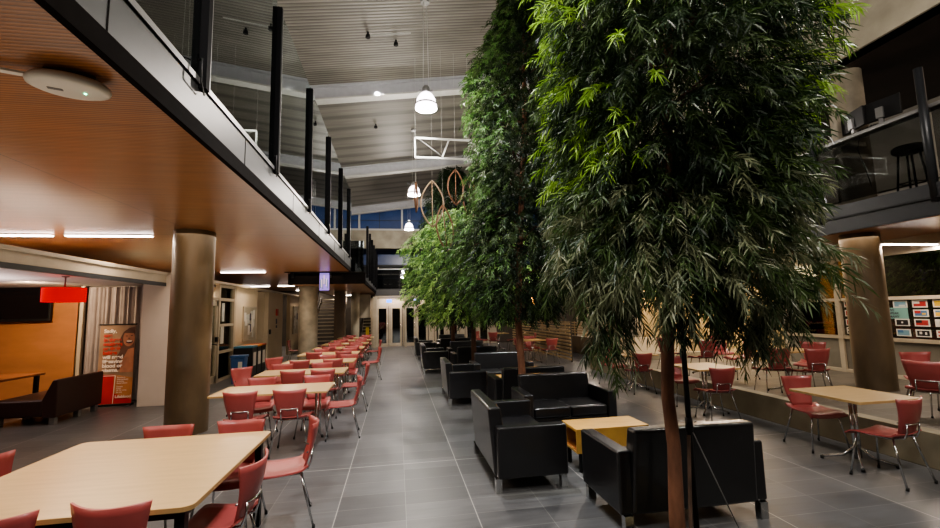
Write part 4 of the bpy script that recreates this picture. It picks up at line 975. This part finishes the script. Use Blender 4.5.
def tree(name, label, loc, trunk, tr, bark, crown, nspray, mats, seed, leaf, wleaf, per, slen, choose, rad_fn, zr, skirt=None, extra=None, group='indoor trees along the seating'):
    t = thing(name, label, 'tree', loc, 0, group)
    o = MB().tube(trunk, tr, 12).build('trunk', bark, t)
    rg = random.Random(seed); sp = []; br = MB()
    def axis(z):
        for a, c in zip(trunk[:-1], trunk[1:]):
            if a[2] <= z <= c[2]: k = (z-a[2])/(c[2]-a[2]); return (a[0]+(c[0]-a[0])*k, a[1]+(c[1]-a[1])*k)
        return trunk[-1][:2]
    for i in range(nspray):
        z = zr[0]+(zr[1]-zr[0])*rg.random()**.95; a = rg.uniform(0, 2*pi); R = rad_fn(z, a)
        r = R*(rg.random()**.42); cx, cy = axis(z)
        p = (cx+r*cos(a), cy+r*sin(a), z+rg.uniform(-.05, .05))
        ax, ay = cos(a), sin(a); w = r/max(R, .01)
        d = (ax*(.5+.5*w)+rg.uniform(-.5, .5), ay*(.5+.5*w)+rg.uniform(-.5, .5), rg.uniform(-.55, .35))
        sp.append((p, d, slen*rg.uniform(.7, 1.3), choose(z, w, a, rg)))
    for i in range(46):
        z = zr[0]+.1+(zr[1]-zr[0])*.97*i/46; a = i*2.4; R = rad_fn(z, a)*.75; cx, cy = axis(z-.1)
        br.tube([(cx, cy, z-.12), (cx+R*.5*cos(a), cy+R*.5*sin(a), z+.08), (cx+R*cos(a), cy+R*sin(a), z)], [tr[0]*.28, tr[0]*.18, tr[0]*.08], 5)
    if extra: sp += extra
    br.build('branches', 'bark_dark', t)
    f = frond_mesh('foliage', mats, sp, t, seed, leaf, wleaf, per)
    return t
# near tree
def rad1(z, a):
    base = .66+.26*min(1, max(0, (z-2.9)/.6))
    if z < 3.2: base *= 1+.20*max(0, cos(a+.35))
    if z > 4.6: base *= max(.25, 1-(z-4.6)*.28)
    return base*(1+.13*sin(a*3+z*2.3)+.09*sin(a*5-z*4))
def ch1(z, w, a, rg):  # paints outer and low leaves paler as if lit, inner ones darker
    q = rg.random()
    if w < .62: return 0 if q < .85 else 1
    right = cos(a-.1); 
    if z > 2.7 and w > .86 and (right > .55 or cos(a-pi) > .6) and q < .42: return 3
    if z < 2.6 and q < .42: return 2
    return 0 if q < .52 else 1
random.seed(12)
ext = []
rg = random.Random(77)
for (cx, cy, z0, n, sprd) in ((1.45, 2.7, 1.80, 26, .12), (1.36, 2.7, 1.62, 20, .08), (1.34, 2.8, 1.95, 24, .12), (1.2, 3.0, 2.05, 20, .12), (1.38, 2.4, 1.95, 14, .10), (1.62, 2.4, 1.92, 18, .09), (1.72, 2.5, 1.78, 12, .06), (1.85, 2.4, 2.0, 22, .10), (2.1, 2.6, 1.78, 26, .12), (2.35, 2.6, 1.68, 26, .12), (2.2, 2.5, 1.95, 26, .12), (2.85, 2.9, 1.78, 26, .13), (3.15, 3.1, 1.95, 22, .12), (3.2, 3.1, 2.3, 20, .12), (2.6, 2.75, 1.60, 16, .10)):
    for i in range(n):
        ext.append(((cx-1.93+rg.uniform(-sprd, sprd), cy-2.93+rg.uniform(-sprd, sprd), z0+rg.uniform(-.12, .22)), (rg.uniform(-.5, .5), rg.uniform(-.5, .5), rg.uniform(-1.2, -.2)), rg.uniform(.16, .32), 2 if rg.random() < .5 else rg.choice((0, 1))))
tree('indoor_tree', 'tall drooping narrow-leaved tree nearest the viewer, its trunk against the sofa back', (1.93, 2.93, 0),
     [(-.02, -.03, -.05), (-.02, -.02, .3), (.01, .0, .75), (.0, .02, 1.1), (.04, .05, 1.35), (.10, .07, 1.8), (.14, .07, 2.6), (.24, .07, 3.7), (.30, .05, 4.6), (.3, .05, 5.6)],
     [.056, .052, .045, .043, .045, .040, .042, .038, .03, .01], 'bark', None, 5200, ['leaf_dark', 'leaf_mid', 'leaf_grey', 'leaf_lit_tip'], 21, .10, .0105, 22, .28, ch1, rad1, (1.88, 5.7), extra=ext)
# second tree
def rad2(z, a):
    if z < 3.4: base = 1.0+.25*(z < 3.1)*(z > 1.9)
    else: base = 1.0
    if z < 2.1: base = .5+.9*max(0, z-1.6)
    base *= .80
    if z > 5.6: base = max(.15, .86-.38*(z-5.6))
    return base*(1+.15*sin(a*3+z*2)+.1*sin(a*5-z*3))
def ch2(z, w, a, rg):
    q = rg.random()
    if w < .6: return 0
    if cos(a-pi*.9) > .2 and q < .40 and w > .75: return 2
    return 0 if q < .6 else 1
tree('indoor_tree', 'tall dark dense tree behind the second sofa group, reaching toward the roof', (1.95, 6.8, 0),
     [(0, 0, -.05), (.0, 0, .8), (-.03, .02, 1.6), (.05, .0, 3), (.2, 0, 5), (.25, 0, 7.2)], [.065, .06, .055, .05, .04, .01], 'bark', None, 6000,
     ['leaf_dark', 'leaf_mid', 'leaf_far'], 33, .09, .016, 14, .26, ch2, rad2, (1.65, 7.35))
# third, lit tree
def rad3(z, a):
    base = 1.5 if z < 3.6 else max(.35, 1.5-.75*(z-3.6))
    if z < 2.0: base = .7+.8*max(0, z-1.2)
    return base*(1+.17*sin(a*3+z*1.7)+.1*sin(a*6-z*3))
def ch3(z, w, a, rg):  # mixes the painted highlight tone into outer leaves, inner ones stay dark
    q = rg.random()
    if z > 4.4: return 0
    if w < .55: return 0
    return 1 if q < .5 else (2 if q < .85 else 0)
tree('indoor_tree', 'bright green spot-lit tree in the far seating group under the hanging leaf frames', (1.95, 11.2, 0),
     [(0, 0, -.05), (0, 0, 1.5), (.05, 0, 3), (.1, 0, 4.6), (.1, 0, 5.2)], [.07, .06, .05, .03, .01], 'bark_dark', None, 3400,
     ['leaf_dark', 'leaf_far', 'leaf_far_lit'], 45, .11, .026, 9, .3, ch3, rad3, (1.5, 4.3))
def rad4(z, a):
    base = 1.35 if z < 4.4 else max(.55, 1.35-.5*(z-4.4))
    if z < 2.0: base = .7+.8*max(0, z-1.2)
    if z > 6.0: base *= max(.2, 1-.8*(z-6.0))
    return base*(1+.16*sin(a*3+z*1.7)+.1*sin(a*6-z*3))
def ch4(z, w, a, rg):  # painted highlight tone on the lower outside only, top and inside dark
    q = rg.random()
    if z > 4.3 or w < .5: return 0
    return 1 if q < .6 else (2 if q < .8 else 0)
tree('indoor_tree', 'farthest indoor tree with dark thin top in the most distant seating group', (1.92, 15.25, 0),
     [(0, 0, -.05), (0, 0, 1.5), (.05, 0, 3), (.1, 0, 5), (.1, 0, 6.8)], [.075, .065, .05, .03, .01], 'bark_dark', None, 3000,
     ['leaf_dark', 'leaf_far', 'leaf_far_lit'], 46, .12, .03, 9, .32, ch4, rad4, (1.4, 6.9))
# planter pits
for i, (x, y, lb) in enumerate(((1.95, 2.80, 'soil filled floor planter with litter around the near tree trunk'), (1.95, 6.7, 'floor planter around the second tree'), (1.95, 11.2, 'floor planter around the spot-lit tree'), (1.92, 15.2, 'floor planter around the farthest tree'))):
    t = thing('tree_planter', lb, 'planter', (x, y, 0), 0, 'square floor planters')
    MB().box(-.40, .40, -.40, .40, .0, .012).build('soil_bed', 'soil', t)
    b = MB(); 
    for a in ((-.43, .43, -.43, -.40), (-.43, .43, .40, .43), (-.43, -.40, -.43, .43), (.40, .43, -.43, .43)): b.box(*a, 0, .02)
    b.build('frame', 'black_metal', t)
    if i == 0:
        q = MB(); rg = random.Random(2)
        for k in range(260):
            px, py = rg.uniform(-.38, .38), rg.uniform(-.38, .38); a = rg.uniform(0, pi); l = .03
            q.add([(px-l*cos(a), py-l*sin(a), .014+rg.random()*.02), (px+.006, py, .02), (px+l*cos(a), py+l*sin(a), .016), (px, py+.006, .014)], [(0, 1, 2, 3)], 0)
        lo = q.build('leaf_litter', 'leaf_grey', t); lo['kind'] = 'stuff'
# supports of the near tree
t = thing('support_pole', 'straight black metal pole standing beside the near tree trunk', 'pole', (2.12, 3.0, .02)); MB().tube([(0, 0, 0), (0, 0, 3.6)], .019, 10).build('pole_tube', 'black_metal', t); MB().tube([(0, 0, .80), (0, 0, .9)], .026, 10).build('clamp', 'black_metal', t)
tag(MB().beam((2.10, 2.985, .80), (1.95, 2.84, .02), .022, .022).build('tree_stake', 'strut_wood'), 'thin brown wooden stake leaning from the black pole toward the trunk base', 'stake')
tag(MB().tube([(2.13, 3.0, .85), (2.51, 3.0, .0)], .005, 6).build('guy_wire', 'metal_grey'), 'thin grey guy wire running from the black pole down to the floor', 'wire')

# ------------------------------------------------------------------ HANGING THINGS
def pendant(x, y, z, label, wire=True):
    t = thing('pendant_light', label, 'pendant light', (x, y, z), 0, 'glass bell pendant lights under the roof')
    MB().lathe([(.19, 0), (.185, .07), (.16, .18), (.115, .26), (.06, .30)], 28).build('lamp_shade', 'lamp_shade', t)
    MB().lathe([(.194, .055), (.200, .07), (.194, .085), (.188, .07), (.194, .055)], 28).build('shade_ring', 'plastic_grey', t)
    MB().lathe([(.0, .08), (.035, .09), (.045, .13), (.03, .18), (0, .2)], 14).build('bulb', 'bulb', t)
    MB().lathe([(.05, .27), (.07, .29), (.07, .38), (.05, .42), (.02, .44)], 18, cap=(True, True)).build('canopy', 'metal_grey', t)
    MB().box(-.12, .12, -.012, .012, .33, .35).build('bracket', 'metal_grey', t)
    top = roofz(x)-z
    MB().tube([(-.05, 0, .4), (-.03, 0, top)], .004, 5).tube([(.05, 0, .4), (.03, 0, top)], .004, 5).build('wire', 'beam_light', t)
    MB().lathe([(.08, top-.06), (.08, top)], 14, cap=(True, True)).build('ceiling_plate', 'metal_grey', t)
    ld = bpy.data.lights.new('pendant_glow', 'POINT'); ld.energy = PEND; ld.color = (1, .90, .80); ld.shadow_soft_size = .1
    lo = bpy.data.objects.new('pendant_glow', ld); col.objects.link(lo); lo.parent = t; lo.location = (0, 0, -.12)
PEND = 150
pendant(.53, 7.45, 5.36, 'glowing bell shaped glass pendant, nearest and largest under the roof')
pendant(.53, 13.2, 5.33, 'glowing bell pendant beside the hanging leaf frames, second from the viewer')
pendant(.53, 18.9, 5.33, 'glowing bell pendant before the pale concrete band, most distant one')
pendant(.53, 1.4, 5.36, 'bell pendant above the viewer, outside the picture')
pendant(5.6, 2.6, 5.8, 'bell pendant above the curb side tables, hidden by the near tree'); pendant(5.6, 10.4, 5.6, 'bell pendant on the right side, hidden by the tall dark tree')
t = thing('hanging_ladder_frame', 'white metal ladder shaped frame hung on thin wires under the roof', 'frame', (.48, 11.0, 5.75))
b = MB(); b.beam((0, 0, .52), (3.2, 0, .50), .04, .045); b.beam((0, 0, 0), (3.2, 0, -.03), .04, .045); b.beam((0, 0, 0), (0, 0, .52), .04, .04, upv=(0, 1, 0))
for x in (.78, 1.62, 2.46): b.beam((x-.08, 0, 0), (x+.12, 0, .52), .04, .04, upv=(0, 1, 0))
b.build('frame_bars', 'beam_light', t)
b = MB(); b.tube([(0, 0, .52), (0, 0, roofz(.48)-5.75)], .004, 5); b.tube([(2.0, 0, .5), (2.0, 0, roofz(2.5)-5.75)], .004, 5); b.tube([(.1, 0, .5), (.7, 0, .05)], .004, 5); b.build('wire', 'beam_light', t)
def pod(x, y, z0, h, w, rz, m, label, tilt=0):
    t = thing('leaf_frame', label, 'sculpture', (x, y, z0), radians(rz), 'bent wooden leaf shaped frames hung near the far tree')
    b = MB()
    for s in (-1, 1): b.tube([(s*w/2*sin(pi*k/14)**.8+tilt*k/14, 0, h*k/14) for k in range(15)], .018, 6)
    b.build('frame_hoop', m, t)
    MB().tube([(0, .0, 0), (tilt, 0, h)], .011, 6).build('midrib', m, t); MB().tube([(tilt, 0, h), (tilt, 0, roofz(x)-z0)], .002, 5).build('wire', 'beam_light', t)
pod(.77, 9.3, 3.57, 1.03, .50, 0, 'pod_pale', 'large pale bent-wood leaf frame hanging in front of the clerestory window')
pod(.42, 9.3, 3.9, .66, .40, 78, 'pod_wood', 'dark leaf frame hanging edge-on beside the second pendant')
pod(1.28, 9.2, 4.04, .80, .37, 15, 'pod_wood', 'orange-brown leaf frame hanging highest beside the far tree top')
pod(1.60, 9.3, 3.75, 1.0, .46, 40, 'pod_wood', 'brown leaf frame on the right, partly hidden by leaves')
pod(1.06, 9.1, 3.0, 1.0, .41, 25, 'pod_wood', 'lowest brown leaf frame dipping into the green tree crown', tilt=-.1)

# ------------------------------------------------------------------ LIGHTS
def area(name, loc, rot, sx, sy, e, c, spread=None):
    ld = bpy.data.lights.new(name, 'AREA'); ld.shape = 'RECTANGLE'; ld.size = sx; ld.size_y = sy; ld.energy = e; ld.color = c
    if spread: ld.spread = spread
    lo = bpy.data.objects.new(name, ld); col.objects.link(lo); lo.location = loc; lo.rotation_euler = rot
def spot(name, loc, tgt, e, c, ang, blend=.5, size=.1):
    ld = bpy.data.lights.new(name, 'SPOT'); ld.energy = e; ld.color = c; ld.spot_size = radians(ang); ld.spot_blend = blend; ld.shadow_soft_size = size
    lo = bpy.data.objects.new(name, ld); col.objects.link(lo); lo.location = loc
    lo.rotation_euler = (Vector(tgt)-Vector(loc)).to_track_quat('-Z', 'Y').to_euler()
spot('overhead_spot', (-.5, 10.2, 7.1), (1.7, 11.2, 3), 900, (1, .97, .88), 36)
spot('overhead_spot', (.2, 9.0, 7.2), (1.9, 15.2, 3.2), 900, (1, .97, .88), 24)
spot('overhead_spot', (6.2, 3.2, 8.1), (2.9, 3.0, 3.6), 700, (1, .97, .85), 34)
spot('overhead_spot', (-.8, 2.4, 7.1), (1.4, 3.0, 3.6), 260, (.92, .98, .95), 34)
spot('overhead_spot', (-.5, 4.5, 7.1), (1.2, 6.9, 3.2), 260, (.95, 1, .95), 34)
spot('overhead_spot', (3.7, 8.3, 5.8), (2.2, 9.8, .6), 420, (.92, .98, 1), 34)  # added spot hung in mid-air, brightens a sofa of the second group
spot('overhead_spot', (3.6, 4.4, 6.0), (2.3, 5.9, .5), 160, (.95, .98, 1), 40)  # likewise added below the roof, for the sofa behind the nearest coffee table
spot('aisle_spot', (.6, 5.6, 7.3), (.5, 4.6, 0), 450, (.97, .97, 1), 70)
spot('aisle_spot', (.6, 11.5, 7.3), (.5, 11, 0), 520, (.97, .95, .92), 60)
spot('aisle_spot', (.6, 19, 7.3), (.5, 18, 0), 380, (1, .93, .82), 60)
spot('lounge_spot', (-6.6, 9.0, 2.4), (-7.2, 10.8, 1.3), 90, (1, .70, .42), 130)
area('lounge_ceiling_wash', (-7.2, 7.6, 1.9), (pi, 0, 0), 2.0, 2.0, 24, (1, .84, .80))
area('left_row_wash', (-2.6, 10.5, 3.02), (0, 0, 0), 1.5, 12, 50, (1, .84, .66))
area('left_front_wash', (-2.9, 3.2, 3.0), (0, 0, 0), 1.6, 3.2, 17, (1, .80, .60))
area('platform_wash', (8.2, 10.5, 2.9), (0, 0, 0), .6, 9, 34, (1, .80, .58))
area('yellow_room', (9.2, 12.5, 2.6), (0, radians(-60), 0), .4, 6, 26, (1, .78, .45))
area('far_wash', (1.5, 21.3, 2.9), (radians(25), 0, 0), 6, .4, 14, (1, .80, .60))
area('upper_left_room', (-3.4, 6, 6.3), (0, 0, 0), 1, 10, 16, (1, .72, .5))
area('upper_right_room', (9.6, 6, 5.9), (0, 0, 0), 1.5, 8, 10, (1, .75, .55))
area('room_behind_glass', (11, 5.0, 2.8), (0, 0, 0), 1.5, 6, 50, (1, .85, .7))
area('office_wash', (-5.8, 12.4, 2.5), (0, 0, 0), 1.2, 2.0, 45, (1, .88, .7))
area('roof_wash', (.5, 9, 5.9), (pi, 0, 0), 3.0, 14, 34, (1, .95, .86))  # added unseen fill facing up, lightens the roof deck
area('soffit_fill', (-3.2, 3.0, .95), (pi, 0, 0), 2.5, 7, 18, (1, .86, .70))  # unseen fill facing up, added to brighten the timber soffit
area('soffit_fill', (-3.0, 12, 1.2), (pi, 0, 0), 1.6, 8, 20, (1, .86, .70))  # second added soffit fill, no fitting stands there
spot('hall_fill', (-.6, -1.5, 6.9), (1.8, 6, .5), 480, (1, .95, .88), 80, .8, .5)
spot('hall_fill', (4.5, -1.5, 7.6), (4, 6, .5), 260, (1, .93, .85), 80, .8, .5)
w = bpy.data.worlds.new('world'); sc.world = w; w.use_nodes = True
w.node_tree.nodes['Background'].inputs[0].default_value = (.55, .52, .50, 1); w.node_tree.nodes['Background'].inputs[1].default_value = .03
sc.view_settings.view_transform = 'AgX'
try: sc.view_settings.look = 'AgX - Medium High Contrast'
except Exception: pass
sc.view_settings.exposure = 1.3
sc.cycles.max_bounces = 7; sc.cycles.transparent_max_bounces = 12; sc.cycles.use_denoising = True
sc.cycles.sample_clamp_indirect = 4
